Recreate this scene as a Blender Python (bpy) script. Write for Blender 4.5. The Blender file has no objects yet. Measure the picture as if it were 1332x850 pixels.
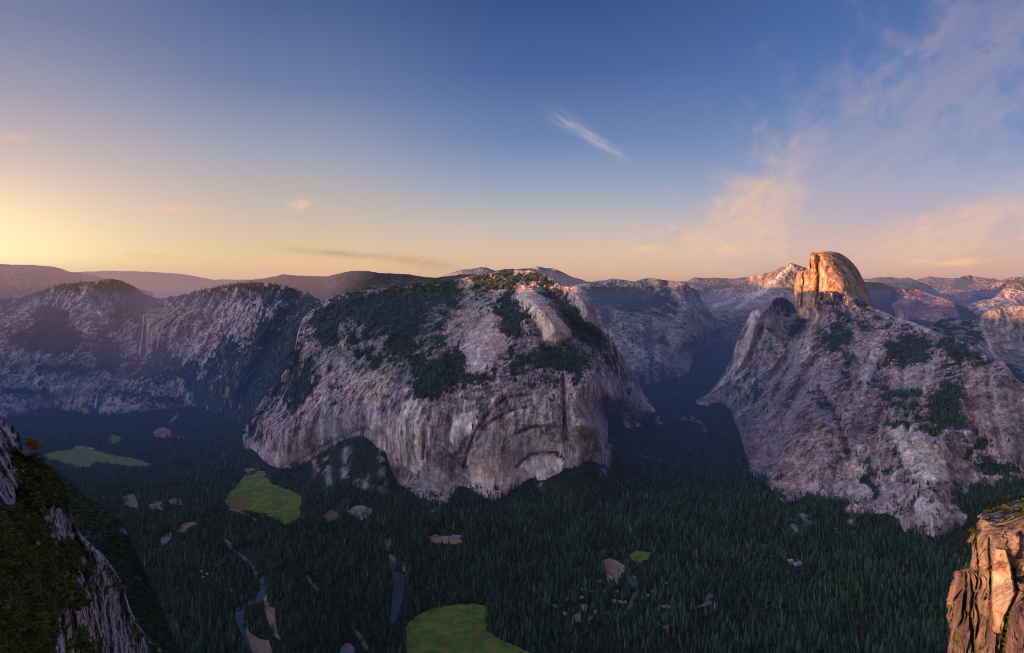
import bpy, math, random
import numpy as np
C = bpy.context.scene.collection
RS = np.random.RandomState(7)
random.seed(7)

# ---------------------------------------------------------------- camera
F, CX, HY = 868.0, 666.0, 375.0        # focal length in photo pixels, principal column, horizon row
GROUND = -980.0                        # valley floor below the viewpoint, metres
cam = bpy.data.cameras.new('camera')
camo = bpy.data.objects.new('camera', cam); C.objects.link(camo)
camo.location = (0, 0, 0); camo.rotation_euler = (math.pi/2, 0, 0)
cam.sensor_width = 36.0; cam.lens = 36.0*F/1332.0
cam.shift_y = -(425.0-HY)/1332.0
cam.clip_start = 1.0; cam.clip_end = 200000.0
bpy.context.scene.camera = camo

def W(u, v, Y):
    """photo direction (u, v) at forward distance Y -> world"""
    u = np.asarray(u, float); v = np.asarray(v, float); Y = np.asarray(Y, float)
    return np.stack([(u-CX)*Y/F, Y+0*u, -(v-HY)*Y/F], -1)

# ---------------------------------------------------------------- numpy noise
_perm = np.random.RandomState(3).permutation(256).astype(np.int32); _perm = np.concatenate([_perm]*3)
_g = np.random.RandomState(4).normal(size=(256, 3)); _g /= np.linalg.norm(_g, axis=1)[:, None]; _g = _g.astype(np.float32)
_gx, _gy, _gz = (np.ascontiguousarray(_g[:, k]) for k in range(3))
def perlin(p):
    sh = p.shape[:-1]; p = p.reshape(-1, 3)
    out = np.empty(len(p), np.float32); B = 32768
    for k in range(0, len(p), B): out[k:k+B] = _perlin(p[k:k+B])
    return out.reshape(sh)
def _perlin(p):
    X, Y, Z = p[:, 0], p[:, 1], p[:, 2]
    ix, iy, iz = np.floor(X), np.floor(Y), np.floor(Z)
    fx, fy, fz = (X-ix).astype(np.float32), (Y-iy).astype(np.float32), (Z-iz).astype(np.float32)
    ix = ix.astype(np.int32) & 255; iy = iy.astype(np.int32) & 255; iz = iz.astype(np.int32) & 255
    wx, wy, wz = (f*f*f*(f*(f*6-15)+10) for f in (fx, fy, fz))
    r = []
    for dx in (0, 1):
        hx = _perm[ix+dx]; ax = fx-dx; ry = []
        for dy in (0, 1):
            hy = _perm[hx+iy+dy]; ay = fy-dy; rz = []
            for dz in (0, 1):
                h = _perm[hy+iz+dz]
                rz.append(_gx[h]*ax+_gy[h]*ay+_gz[h]*(fz-dz))
            ry.append(rz[0]+wz*(rz[1]-rz[0]))
        r.append(ry[0]+wy*(ry[1]-ry[0]))
    return (r[0]+wx*(r[1]-r[0]))*1.5
def fbm(p, octs=5, gain=.5, seed=0.0):
    a, s, o = 1.0, 0.0, 0
    q = p+seed*13.7
    for k in range(octs):
        o = o+a*perlin(q); s += a; a *= gain; q = q*2.03+5.3
    return o/s
def ridged(p, octs=6, gain=.55, seed=0.0):
    a, s, o, w = 1.0, 0.0, 0, 1.0
    q = p+seed*13.7
    for k in range(octs):
        n = 1-np.abs(perlin(q))*1.6
        n = np.clip(n, 0, 1)**2
        o = o+a*n*w; s += a; w = np.clip(n*1.6, 0, 1); a *= gain; q = q*2.07+3.1
    return o/s
def sstep(a, b, x):
    t = np.clip((x-a)/(b-a), 0, 1); return t*t*(3-2*t)

# ---------------------------------------------------------------- plane geometry helpers
def inpoly(U, V, poly):
    r = np.zeros(U.shape, bool); n = len(poly)
    x0, y0 = min(p[0] for p in poly), min(p[1] for p in poly)
    x1, y1 = max(p[0] for p in poly), max(p[1] for p in poly)
    m = (U >= x0) & (U <= x1) & (V >= y0) & (V <= y1)
    if not m.any(): return r
    u, v = U[m], V[m]; c = np.zeros(u.shape, bool)
    for k in range(n):
        ax, ay = poly[k]; bx, by = poly[(k+1) % n]
        if ay == by: continue
        c ^= ((ay > v) != (by > v)) & (u < (bx-ax)*(v-ay)/(by-ay)+ax)
    r[m] = c; return r
def segdist(U, V, pts, closed=False, rad=None):
    d = np.full(U.shape, 1e9)
    if rad is not None or closed:
        r = rad or 0
        m = (U > min(p[0] for p in pts)-r) & (U < max(p[0] for p in pts)+r) & (V > min(p[1] for p in pts)-r) & (V < max(p[1] for p in pts)+r)
        if m.all(): return segdist0(U, V, pts, closed)
        if m.any(): d[m] = segdist0(U[m], V[m], pts, closed)
        return d
    return segdist0(U, V, pts, closed)
def segdist0(U, V, pts, closed=False):
    d = np.full(U.shape, 1e9)
    n = len(pts)
    for k in range(n if closed else n-1):
        ax, ay = pts[k][:2]; bx, by = pts[(k+1) % n][:2]
        L = (bx-ax)**2+(by-ay)**2+1e-9
        t = np.clip(((U-ax)*(bx-ax)+(V-ay)*(by-ay))/L, 0, 1)
        d = np.minimum(d, np.hypot(U-ax-t*(bx-ax), V-ay-t*(by-ay)))
    return d
class RBF:
    """smooth scattered interpolation (multiquadric + affine)"""
    def __init__(s, P, val, c=.15):
        P = np.asarray(P, float); n = len(P); s.P, s.c = P, c
        K = np.sqrt(((P[:, None]-P[None])**2).sum(-1)+c*c)
        A = np.zeros((n+3, n+3)); A[:n, :n] = K+np.eye(n)*1e-3; A[:n, n] = 1; A[:n, n+1:] = P; A[n:, :n] = A[:n, n:].T
        s.w = np.linalg.solve(A, np.concatenate([val, [0, 0, 0]]))
    def __call__(s, Q):
        sh = Q.shape[:-1]; Q = Q.reshape(-1, 2); n = len(s.P)
        o = s.w[n]+Q@s.w[n+1:]
        for k in range(n):
            o = o+s.w[k]*np.sqrt(((Q-s.P[k])**2).sum(-1)+s.c*s.c)
        return o.reshape(sh)

# ---------------------------------------------------------------- node helpers
def lin(c):
    return tuple(((x/255.)/12.92 if x/255. <= .04045 else ((x/255.+.055)/1.055)**2.4) for x in c)
class S:
    """a socket with arithmetic"""
    def __init__(s, nt, sock): s.nt, s.k = nt, sock
    def _op(s, op, *a, clamp=False):
        n = s.nt.nodes.new('ShaderNodeMath'); n.operation = op; n.use_clamp = clamp
        for i, x in enumerate((s,)+a):
            if isinstance(x, S): s.nt.links.new(x.k, n.inputs[i])
            else: n.inputs[i].default_value = x
        return S(s.nt, n.outputs[0])
    def __add__(s, o): return s._op('ADD', o)
    __radd__ = __add__
    def __sub__(s, o): return s._op('SUBTRACT', o)
    def __rsub__(s, o): return (s*-1.0)+o
    def __mul__(s, o): return s._op('MULTIPLY', o)
    __rmul__ = __mul__
    def __truediv__(s, o): return s._op('DIVIDE', o)
    def pow(s, o): return s._op('POWER', o)
    def clamp(s): return s._op('ADD', 0.0, clamp=True)
    def atan2(s, o): return s._op('ARCTAN2', o)
    def mx(s, o): return s._op('MAXIMUM', o)
    def mn(s, o): return s._op('MINIMUM', o)
    def exp(s): return s._op('EXPONENT')
    def sm(s, a, b, to0=0., to1=1.):
        n = s.nt.nodes.new('ShaderNodeMapRange'); n.interpolation_type = 'SMOOTHSTEP'
        s.nt.links.new(s.k, n.inputs[0])
        for i, x in zip((1, 2, 3, 4), (a, b, to0, to1)): n.inputs[i].default_value = x
        return S(s.nt, n.outputs[0])
def mixc(nt, f, a, b, mode='MIX'):
    n = nt.nodes.new('ShaderNodeMix'); n.data_type = 'RGBA'; n.blend_type = mode
    for i, x in ((0, f), (6, a), (7, b)):
        if isinstance(x, S): nt.links.new(x.k, n.inputs[i])
        elif hasattr(x, 'links'): nt.links.new(x, n.inputs[i])
        else: n.inputs[i].default_value = x if i == 0 else (tuple(x)+(1,))[:4]
    return n.outputs[2]
def noise_node(nt, vec, scale, detail=4, rough=.55, vscale=None, dist=0.):
    if vscale:
        m = nt.nodes.new('ShaderNodeMapping'); nt.links.new(vec, m.inputs[0]); m.inputs[3].default_value = vscale; vec = m.outputs[0]
    n = nt.nodes.new('ShaderNodeTexNoise'); nt.links.new(vec, n.inputs['Vector'])
    n.inputs['Scale'].default_value = scale; n.inputs['Detail'].default_value = detail
    n.inputs['Roughness'].default_value = rough; n.inputs['Distortion'].default_value = dist
    return S(nt, n.outputs['Fac'])
def ramp(nt, fac, stops, interp='LINEAR'):
    n = nt.nodes.new('ShaderNodeValToRGB'); nt.links.new(fac.k if isinstance(fac, S) else fac, n.inputs[0])
    e = n.color_ramp.elements; n.color_ramp.interpolation = interp
    while len(e) < len(stops): e.new(0.5)
    for k, (p, c) in enumerate(stops):
        e[k].position = p; e[k].color = tuple(c)+(1,)
    return n.outputs[0]
def new_mat(name):
    m = bpy.data.materials.new(name); m.use_nodes = True
    nt = m.node_tree; b = nt.nodes['Principled BSDF']
    b.inputs['Roughness'].default_value = .9; b.inputs['Specular IOR Level'].default_value = .15
    return m, nt, b
def simple_mat(name, col, var=.25, scale=1.0, rough=.9, spec=.15):
    m, nt, b = new_mat(name)
    tc = nt.nodes.new('ShaderNodeTexCoord').outputs['Object']
    n = noise_node(nt, tc, scale)
    k = n.sm(.25, .75, 1-var, 1+var)
    nt.links.new(mixc(nt, 1.0, col, k_rgb(nt, k), 'MULTIPLY'), b.inputs['Base Color'])
    b.inputs['Roughness'].default_value = rough; b.inputs['Specular IOR Level'].default_value = spec
    return m
def k_rgb(nt, k):
    n = nt.nodes.new('ShaderNodeCombineColor')
    for i in range(3): nt.links.new(k.k, n.inputs[i])
    return n.outputs[0]

def rock_material(name, scale=1.0, bump=6.0, streak=.35, vs=.12):
    """vertex colour x procedural grain, streaks and cracks. scale: 1/metre factor"""
    m, nt, b = new_mat(name)
    at = nt.nodes.new('ShaderNodeAttribute'); at.attribute_name = 'Col'
    tc = nt.nodes.new('ShaderNodeTexCoord').outputs['Object']
    n1 = noise_node(nt, tc, .02*scale, 8, .7)
    n2 = noise_node(nt, tc, .05*scale, 6, .65, (1, 1, vs))
    n3 = noise_node(nt, tc, .006*scale, 5, .6, (1, 1, .5))
    k = n1.sm(.3, .72, .62, 1.38)*n2.sm(.3, .7, 1-streak, 1+streak)
    warm = mixc(nt, n3.sm(.42, .68), (1, 1, 1), (1.16, .96, .82))
    c = mixc(nt, 1.0, at.outputs['Color'], k_rgb(nt, k), 'MULTIPLY')
    c = mixc(nt, 1.0, c, warm, 'MULTIPLY')
    nt.links.new(c, b.inputs['Base Color'])
    bp = nt.nodes.new('ShaderNodeBump'); bp.inputs['Distance'].default_value = bump; bp.inputs['Strength'].default_value = 1.0
    h = n1*1.0+n2*.6
    nt.links.new(h.k, bp.inputs['Height']); nt.links.new(bp.outputs[0], b.inputs['Normal'])
    return m
M = {}
M['granite'] = rock_material('granite', 1.0, 16.0)
M['granite_far'] = rock_material('granite_far', .35, 30.0)
M['granite_near'] = rock_material('granite_near', 9.0, 1.6, .3, .5)

def foliage_material(name, c0, c1, hue=.03):
    m, nt, b = new_mat(name)
    oi = nt.nodes.new('ShaderNodeObjectInfo')
    stand = noise_node(nt, oi.outputs['Location'], .006, 4, .65); st2 = noise_node(nt, oi.outputs['Location'], .0025, 3, .6)
    tc = nt.nodes.new('ShaderNodeTexCoord').outputs['Object']
    r = S(nt, oi.outputs['Random'])
    n = noise_node(nt, tc, .35, 3)
    c = mixc(nt, (r*.55+stand.sm(.35, .68)*.55).clamp(), c0, c1)
    c = mixc(nt, st2.sm(.45, .7)*.5, c, (c1[0]*1.2, c1[1]*1.05, c1[2]*.75))
    c = mixc(nt, 1.0, c, k_rgb(nt, ((r*7.31)._op('FRACT')).sm(0, 1, .55, 1.5)), 'MULTIPLY')
    c = mixc(nt, 1.0, c, k_rgb(nt, n.sm(.3, .7, .6, 1.45)), 'MULTIPLY')
    nt.links.new(c, b.inputs['Base Color'])
    b.inputs['Roughness'].default_value = .8
    return m
M['needles'] = foliage_material('needles', (.010, .042, .040), (.046, .098, .066))
M['dead_needles'] = foliage_material('dead_needles', (.22, .085, .06), (.32, .16, .09))
M['broadleaf'] = foliage_material('broadleaf', (.018, .048, .026), (.045, .085, .035))
M['bush'] = foliage_material('bush', (.035, .055, .014), (.20, .22, .045))
M['orange_leaf'] = foliage_material('orange_leaf', (.42, .17, .03), (.5, .2, .04))
M['bark'] = simple_mat('bark', (.07, .045, .035), .3, 2.0)
M['deadwood'] = simple_mat('deadwood', (.20, .15, .12), .3, 2.0)

# ---------------------------------------------------------------- mesh helpers
def mesh_obj(name, verts, faces, mat, parent=None, smooth=True, col=None):
    me = bpy.data.meshes.new(name)
    verts = np.asarray(verts, np.float32).reshape(-1, 3)
    if isinstance(faces, np.ndarray):
        n, k = faces.shape
        me.vertices.add(len(verts)); me.vertices.foreach_set('co', verts.ravel())
        me.loops.add(n*k); me.loops.foreach_set('vertex_index', faces.ravel().astype(np.int32))
        me.polygons.add(n); me.polygons.foreach_set('loop_start', np.arange(0, n*k, k, dtype=np.int32))
        me.update(calc_edges=True)
    else:
        me.from_pydata([tuple(map(float, v)) for v in verts], [], faces)
    if smooth: me.polygons.foreach_set('use_smooth', np.ones(len(me.polygons), bool))
    if col is not None:
        a = me.color_attributes.new('Col', 'FLOAT_COLOR', 'POINT')
        c = np.ones((len(verts), 4), np.float32); c[:, :3] = col.reshape(-1, 3)
        a.data.foreach_set('color', c.ravel())
    if mat is not None: me.materials.append(mat)
    me.update()
    o = bpy.data.objects.new(name, me); C.objects.link(o)
    if parent is not None: o.parent = parent
    return o
def tag(o, label, cat=None, group=None, kind=None):
    o['label'] = label
    if cat: o['category'] = cat
    if group: o['group'] = group
    if kind: o['kind'] = kind
    return o
def gridfaces(nr, nc):
    i = np.arange(nr*nc).reshape(nr, nc)
    return np.stack([i[:-1, :-1], i[1:, :-1], i[1:, 1:], i[:-1, 1:]], -1).reshape(-1, 4)

ROCK = np.array([.40, .325, .35]); PALE = np.array([.78, .69, .67]); DARKR = np.array([.07, .06, .085])
TAN = np.array([.50, .36, .24]); VEG = np.array([.012, .022, .017]); PINK = np.array([.46, .34, .33])

def yz(u, v, z): return z*F/(HY-v)
def poly3(pts, zmode=False):
    """list of (u, v, Y) or (u, v, -z) with negative third value meaning a height"""
    out = []
    for u, v, t in pts: out.append((u, v, yz(u, v, t) if t < 0 else t))
    return out

SHEETS = {}
def sheet(name, top, bot, ctrl=(), du=1.0, dv=1.0, amp=20., wl=400., stretch=.35, jag=1.2, back=900., skirt=120.,
          bumps=(), grooves=(), veg=(), speck=.12, paint=(), streaks=(), mat='granite', base=None, seed=0., vegcol=None, smooth=(),
          varv=1.0, crag=1.0, fine=1.0, ms=1.0, label=None, kind='structure', cat=None, topmargin=0.):
    top = poly3(top); bot = poly3(bot); ctrl = poly3(ctrl)
    P = [(u/100., v/70.) for u, v, Y in top+bot+ctrl]; val = np.log([Y for u, v, Y in top+bot+ctrl])
    f = RBF(P, val)
    u = np.arange(top[0][0], top[-1][0]+du*.5, du)
    tv = np.interp(u, [p[0] for p in top], [p[1] for p in top]); bv = np.interp(u, [p[0] for p in bot], [p[1] for p in bot])
    # rough skyline
    q = np.stack([u*.06, u*0+seed, u*0], -1)
    tv = tv+jag*fbm(q, 5, .6)*2.2
    bv = np.maximum(bv, tv+.5)
    nr = max(8, int((bv-tv).max()/dv)+1)
    t = np.linspace(0, 1, nr)[:, None]
    V = tv[None]+(bv-tv)[None]*t; U = np.broadcast_to(u[None], V.shape).copy()
    Y = np.exp(f(np.stack([U/100., V/70.], -1)))
    Pw = W(U, V, Y); Pn = Pw*ms
    # relief, applied along the line of sight
    q = Pw/wl*np.array([1, .7, stretch])
    warp = np.stack([fbm(q*1.3+9, 3), fbm(q*1.3+21, 3), fbm(q*1.3+33, 3)*.6], -1)
    qw = q+warp*.10
    r1 = ridged(qw, 8, .58, seed)                       # buttresses and gullies
    r2 = fbm(Pw/wl*5.*np.array([1, 1, stretch*.6])+warp*.8, 6, .62, seed+2)     # fluting
    r3 = fbm(Pw/wl*14., 5, .7, seed+5)
    edge = sstep(0, .06, t*np.ones_like(V))
    r4 = 1-np.abs(fbm(Pn/75.*np.array([1, 1, .13])+warp*.25, 4, .6, seed+3))*3.2        # upright cracks and flakes
    r4 = np.clip(r4, 0, 1)
    r5 = np.clip(1-np.abs(fbm(Pn/110.*np.array([.5, .5, 1.3])+warp*.4, 4, .6, seed+4))*3.5, 0, 1)    # ledges
    foot = 1-.9*sstep(.68, .97, t*np.ones_like(V))
    r6 = fbm(Pn/30.*np.array([1, 1, .4]), 5, .75, seed+6)
    # blocky joints: quantised offsets give planes with sharp arrises
    jb = fbm(Pn/70.*np.array([1, 1, .22])+warp*.2, 3, .5, seed+23)*7; jq = np.floor(jb)+sstep(.78, 1., jb-np.floor(jb))
    jb2 = fbm(Pn/24.*np.array([1, 1, .5])+warp*.2, 3, .5, seed+24)*5; jq2 = np.floor(jb2)+sstep(.7, 1., jb2-np.floor(jb2))
    d = amp*(-(r1-.35)*1.25-r2*.16*crag+r4*.20*crag+r5*.14*crag)*(0.25+.75*edge)*foot
    d = d+fine*(-jq*5.-jq2*2.2-r6*9.)*(0.3+.7*edge)*foot
    sm_ = np.ones_like(V)
    for poly, a in smooth:
        m = inpoly(U+warp[..., 0]*5, V+warp[..., 2]*4, poly); dd = np.where(m, segdist(U, V, poly, True), 0); sm_ = np.minimum(sm_, 1-a*sstep(0, 5, dd))
    d = d*sm_
    for poly, a, wpx in bumps:
        m = inpoly(U, V, poly); dd = np.where(m, segdist(U, V, poly, True), 0)
        tt = np.clip(dd/wpx, 0, 1); d = d-a*(.45*np.sqrt(tt*(2-tt)+1e-9)+.55*sstep(0, 1, tt))
    for pts, a, wpx in grooves:
        dd = segdist(U+warp[..., 0]*6, V+warp[..., 2]*6, pts, False, wpx*3)
        d = d+a*np.exp(-(dd/wpx)**2)
    Y2 = Y+d
    Pw = W(U, V, Y2); Pn = Pw*ms
    # local slope
    gy, gx = np.gradient(Y2); gz = np.gradient(Pw[..., 2])[0]
    steep = sstep(.55, 1.6, np.abs(gz)/(np.abs(gy)+1e-6))
    # colour
    s3 = sm_[..., None]
    n1 = fbm(Pn/260., 5, .6, seed+7); n2 = fbm(Pn/90.*np.array([1, 1, .12]), 5, .6, seed+8); n3 = fbm(Pn/35., 4, .6, seed+9); n4 = fbm(Pn/28.*np.array([1, 1, .05]), 4, .65, seed+19)
    n5 = fbm(Pn/9., 3, .7, seed+21)
    b0 = ROCK if base is None else np.array(base)
    vary = varv*(.35*n1+.55*n2+.45*n3+1.15*n4*steep+.55*n5)*(.3+.7*sm_); col = b0*(1+vary)[..., None]
    col = col*(1-.5*sstep(.1, .5, r1*-1+.45))[..., None]*(1-(.42*r4**3*steep+.3*r5**3)*sm_)[..., None]
    tan = sstep(.15, .55, fbm(Pn/180.*np.array([1, 1, .45]), 4, .55, seed+11))*.45
    col = col*(1-tan[..., None])+TAN*(b0.mean()/.35)*tan[..., None]
    crack = sstep(.055, .0, np.abs(fbm(Pn/120.*np.array([1.4, 1.4, .35])+warp*.5, 3, .55, seed+12)))*.5
    col *= (1-crack)[..., None]
    ju, jv = U+fbm(Pn/120., 5, .7, seed+14)*16, V+fbm(Pn/120., 5, .7, seed+15)*12
    for poly, c, a, soft in paint:
        m = inpoly(ju, jv, poly); dd = np.where(m, segdist(ju, jv, poly, True), 0)
        k = a*sstep(0, soft, dd)
        if c is None: continue
        col = col*(1-k[..., None])+np.array(c)*(1+(.5*n2+.4*n3+1.0*n4*steep+.4*n5)*(.3+.7*sm_)*varv)[..., None]*k[..., None]
    stm = np.zeros_like(U)
    for pts, c, a, wpx in streaks:
        dd = segdist(U+n3*5+n1*3, V+n3*4, pts, False, wpx*3)
        k = a*np.exp(-(dd/wpx)**2)*sstep(-.35, .25, n3+n2*.6+.1); stm = np.maximum(stm, k)
        col = col*(1-k[..., None])+np.array(c)*k[..., None]
    # vegetation: forested polygons and specks on ledges
    vm = np.zeros_like(U)
    vn = fbm(Pn/90., 6, .68, seed+16); vf = fbm(Pn/26., 4, .7, seed+32)
    for poly, dens in veg:
        x0, x1 = min(p[0] for p in poly)-40, max(p[0] for p in poly)+40; y0, y1 = min(p[1] for p in poly)-40, max(p[1] for p in poly)+40
        bb = (ju > x0) & (ju < x1) & (jv > y0) & (jv < y1)
        if not bb.any(): continue
        a_, b_ = ju[bb], jv[bb]; ins = inpoly(a_, b_, poly); dd = segdist0(a_, b_, poly, True); sd = np.where(ins, dd, -dd)
        big = min(x1-x0-80, y1-y0-80)
        if dens > .85:
            k = sstep(-.5, 2.2, sd+vn[bb]*min(26, big*.8)+.4)*dens
            k *= 1-.9*sstep(.30, .42, fbm(Pn[bb]/38., 4, .7, seed+31))            # openings
            k = np.maximum(k, sstep(.10, .2, vf[bb]+np.clip(sd, -40, 0)*.014)*.9)  # stragglers
        else: k = sstep(-.03, .10, vn[bb]+(dens-.62)*.75+np.clip(sd, -40, 8)*.022-.06)*.95
        vm[bb] = np.maximum(vm[bb], k)
    sp = sstep(.20, .34, fbm(Pn/55.*np.array([1, 1, .8]), 5, .72, seed+17)+fbm(Pn/400., 3, .5, seed+18)*.35+(speck-.12)*1.3-.12*steep)
    vm = np.clip(np.maximum(vm, sp*(.85 if speck > 0 else 0)*sstep(.2, .8, sm_)), 0, 1)*(1-.85*stm)
    vc = VEG if vegcol is None else np.array(vegcol)
    col = col*(1-vm[..., None]*.93)+vc*(1+.5*n3)[..., None]*vm[..., None]*.93
    # near-camera side finished; rear slope falls away behind the crest, foot goes underground
    rows = [Pw]; cols = [np.clip(col, .004, .9)]; vms = [vm]
    if back > 0:
        K = 6; crest = Pw[0]; dirv = crest/np.linalg.norm(crest[:, :2], axis=1)[:, None]; ext = []
        for k in range(K, 0, -1):
            s = back*(k/K)**1.5
            e = crest+dirv*np.array([s, s, 0]); e[:, 2] = crest[:, 2]-s*.55-12*(k/K)-s*.1*fbm(e/700., 3)
            ext.append(e)
        rows.insert(0, np.array(ext)); cols.insert(0, np.repeat(cols[0][:1], K, 0)); vms.insert(0, np.zeros((K, len(u))))
    if skirt > 0:
        foot = Pw[-1].copy(); foot[:, 2] -= skirt; foot[:, 1] -= skirt*.1
        rows.append(foot[None]); cols.append(cols[-1][-1:]); vms.append(np.zeros((1, len(u))))
    A = np.concatenate(rows); Cc = np.concatenate(cols)
    o = mesh_obj(name, A, gridfaces(*A.shape[:2]), M[mat], col=Cc)
    SHEETS[name] = dict(P=Pw, vm=vm, U=U, V=V, o=o)
    if kind: o['kind'] = kind
    if label: o['label'] = label
    if cat: o['category'] = cat
    return o

# ---------------------------------------------------------------- world: dusk sky with thin clouds
SUN_AZ, SUN_EL = math.radians(-115), math.radians(3.0)     # measured from the view direction, clockwise positive
SD = np.array([math.sin(SUN_AZ)*math.cos(SUN_EL), math.cos(SUN_AZ)*math.cos(SUN_EL), math.sin(SUN_EL)])
def build_world():
    w = bpy.data.worlds.new('World'); bpy.context.scene.world = w; w.use_nodes = True
    nt = w.node_tree; bg = nt.nodes['Background']
    tc = nt.nodes.new('ShaderNodeTexCoord').outputs['Generated']
    sp = nt.nodes.new('ShaderNodeSeparateXYZ'); nt.links.new(tc, sp.inputs[0])
    x, y, z = (S(nt, s) for s in sp.outputs)
    az = x.atan2(y)*(180/math.pi)
    hyp = (x*x+y*y).pow(.5)
    el = z.atan2(hyp)*(180/math.pi)
    elf = (el/40.0).clamp()
    def R(stops): return ramp(nt, elf, [(e/40., lin(c)) for e, c in stops])
    left = R([(0, (250, 205, 120)), (1.6, (253, 224, 138)), (3.2, (250, 220, 168)), (5.5, (232, 202, 180)), (9, (196, 180, 184)), (13.5, (158, 156, 178)), (18.5, (122, 130, 166)), (28, (84, 104, 152)), (40, (60, 84, 136))])
    midl = R([(0, (238, 192, 132)), (1.8, (240, 202, 148)), (4, (222, 196, 165)), (7, (196, 184, 176)), (11, (158, 164, 184)), (16, (112, 130, 170)), (22, (80, 102, 150)), (30, (60, 84, 136)), (40, (48, 72, 126))])
    cent = R([(0, (228, 178, 140)), (1.4, (230, 188, 150)), (3.2, (222, 194, 172)), (5.5, (196, 189, 186)), (9, (150, 165, 192)), (12.5, (112, 136, 180)), (18, (76, 104, 160)), (23.5, (56, 84, 138)), (40, (44, 66, 120))])
    rite = R([(0, (222, 168, 146)), (1.4, (222, 176, 156)), (4, (200, 180, 184)), (7, (164, 172, 200)), (11, (120, 146, 192)), (15, (92, 126, 182)), (20, (74, 108, 166)), (30, (56, 84, 140)), (40, (46, 70, 124))])
    c = mixc(nt, az.sm(-38, -19), left, midl)
    c = mixc(nt, az.sm(-19, 2), c, cent)
    c = mixc(nt, az.sm(6, 30), c, rite)
    back = az.sm(60, 100)
    c = mixc(nt, back, c, (.20, .22, .38))
    # glow of the set sun low beyond the ridge
    ga = (az+40.0)/6.5; ge = (el-2.2)/4.0
    g = ((ga*ga+ge*ge)*-1.0).exp()
    c = mixc(nt, g*.9, c, (1.5, 1.15, .55))
    ga = (az+42)/16.0; ge = (el-3)/7.5
    g = ((ga*ga+ge*ge)*-1.0).exp()
    c = mixc(nt, g*.40, c, (1.0, .76, .58))
    # clouds -----------------------------------------------------------
    cmb = nt.nodes.new('ShaderNodeCombineXYZ')
    nt.links.new(az.k, cmb.inputs[0]); nt.links.new(el.k, cmb.inputs[1])
    ae = cmb.outputs[0]
    def rotn(deg, sc, scale, detail=6, rough=.6, dist=0.3):
        m = nt.nodes.new('ShaderNodeMapping'); nt.links.new(ae, m.inputs[0]); m.vector_type = 'POINT'
        m.inputs[2].default_value = (0, 0, math.radians(-deg)); m.inputs[3].default_value = (sc[0], sc[1], 1)
        # rotate first, then squash
        m2 = nt.nodes.new('ShaderNodeMapping'); m.inputs[3].default_value = (1, 1, 1)
        nt.links.new(m.outputs[0], m2.inputs[0]); m2.inputs[3].default_value = (sc[0], sc[1], 1)
        n = nt.nodes.new('ShaderNodeTexNoise'); nt.links.new(m2.outputs[0], n.inputs['Vector'])
        n.inputs['Scale'].default_value = scale; n.inputs['Detail'].default_value = detail; n.inputs['Roughness'].default_value = rough
        n.inputs['Distortion'].default_value = dist
        return S(nt, n.outputs['Fac'])
    wn = rotn(0, (1, 1), .35, 4, .6)
    wn2 = 1.0-wn
    def blob(u, v, su, sv, deg, soft=1.0, warp=1.0):
        a0 = math.degrees(math.atan((u-CX)/F)); e0 = math.degrees(math.atan((HY-v)/math.hypot(F, u-CX)))
        kx = math.degrees(1/F)*math.cos(math.radians(a0))**2; ky = math.degrees(1/F)*math.cos(math.radians(a0))
        da = (az-a0)/kx+(wn-.5)*(su*1.6*warp); de = (el-e0)/ky+(wn2-.5)*(sv*2.2*warp)     # back to photo-pixel sized units
        t = math.radians(deg); ct, st = math.cos(t), math.sin(t)
        p = (da*ct+de*st)/su; q = (de*ct-da*st)/sv
        return ((p*p+q*q)*(-soft)).exp()
    fib = rotn(38, (.22, 1), .55, 5, .62, .0); fib2 = rotn(20, (.35, 1), 1.6, 5, .65, .0); puff = rotn(0, (.5, 1), 1.5, 4, .6, .0)
    pink = lin((236, 196, 176)); mauve = lin((178, 164, 188)); cream = lin((250, 208, 160)); 
    # broad veil on the east side, rising to the upper corner
    veil = (blob(1110, 235, 230, 95, 38)*.9+blob(1270, 70, 150, 70, 40)*.8+blob(1000, 275, 110, 55, 55)*.7).mn(1.0)
    c = mixc(nt, (veil*fib.sm(-.3, 1.1)*.56), c, lin((196, 176, 186)))
    low = (blob(985, 275, 75, 40, 50)*1.0+blob(950, 318, 130, 28, 5)*.75+blob(1270, 290, 110, 34, 14)*.95+blob(1180, 330, 150, 22, 4)*.6).mn(1.0)
    c = mixc(nt, (low*fib2.sm(-.15, .95)*.85), c, lin((243, 200, 170)))
    # wisp near the zenith side of the frame
    wfib = rotn(-34, (.16, 1), 1.5, 5, .6, 0)
    wisp = blob(735, 158, 24, 9, -32, 1.2, .6)*.8+blob(780, 185, 34, 8, -34, 1.2, .6)*1.0
    c = mixc(nt, (wisp*wfib.sm(.3, .8)*.7).clamp(), c, lin((214, 204, 212)))
    sm = blob(392, 267, 20, 9, 3, 1.5, .5)+blob(225, 273, 46, 6, 0, 1.2, .5)*.75+blob(20, 180, 30, 6, 0, 1.2, .5)*.4
    c = mixc(nt, (sm*puff.sm(.3, .6)*.8).clamp(), c, lin((248, 204, 170)))
    strip = blob(210, 334, 60, 4, -2, 1.2, .5)*.6+blob(190, 322, 24, 2, 0, 1.2, .5)*.6
    c = mixc(nt, (strip*puff.sm(.3, .6)*.8).clamp(), c, lin((252, 196, 130)))
    lent = (blob(440, 330, 75, 5.5, -4, 1.6, .4)+blob(550, 342, 62, 9, -8, 1.6, .4)*.8)
    c = mixc(nt, (lent*fib2.sm(.2, .55)*.75).clamp(), c, lin((202, 158, 138)))
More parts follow.
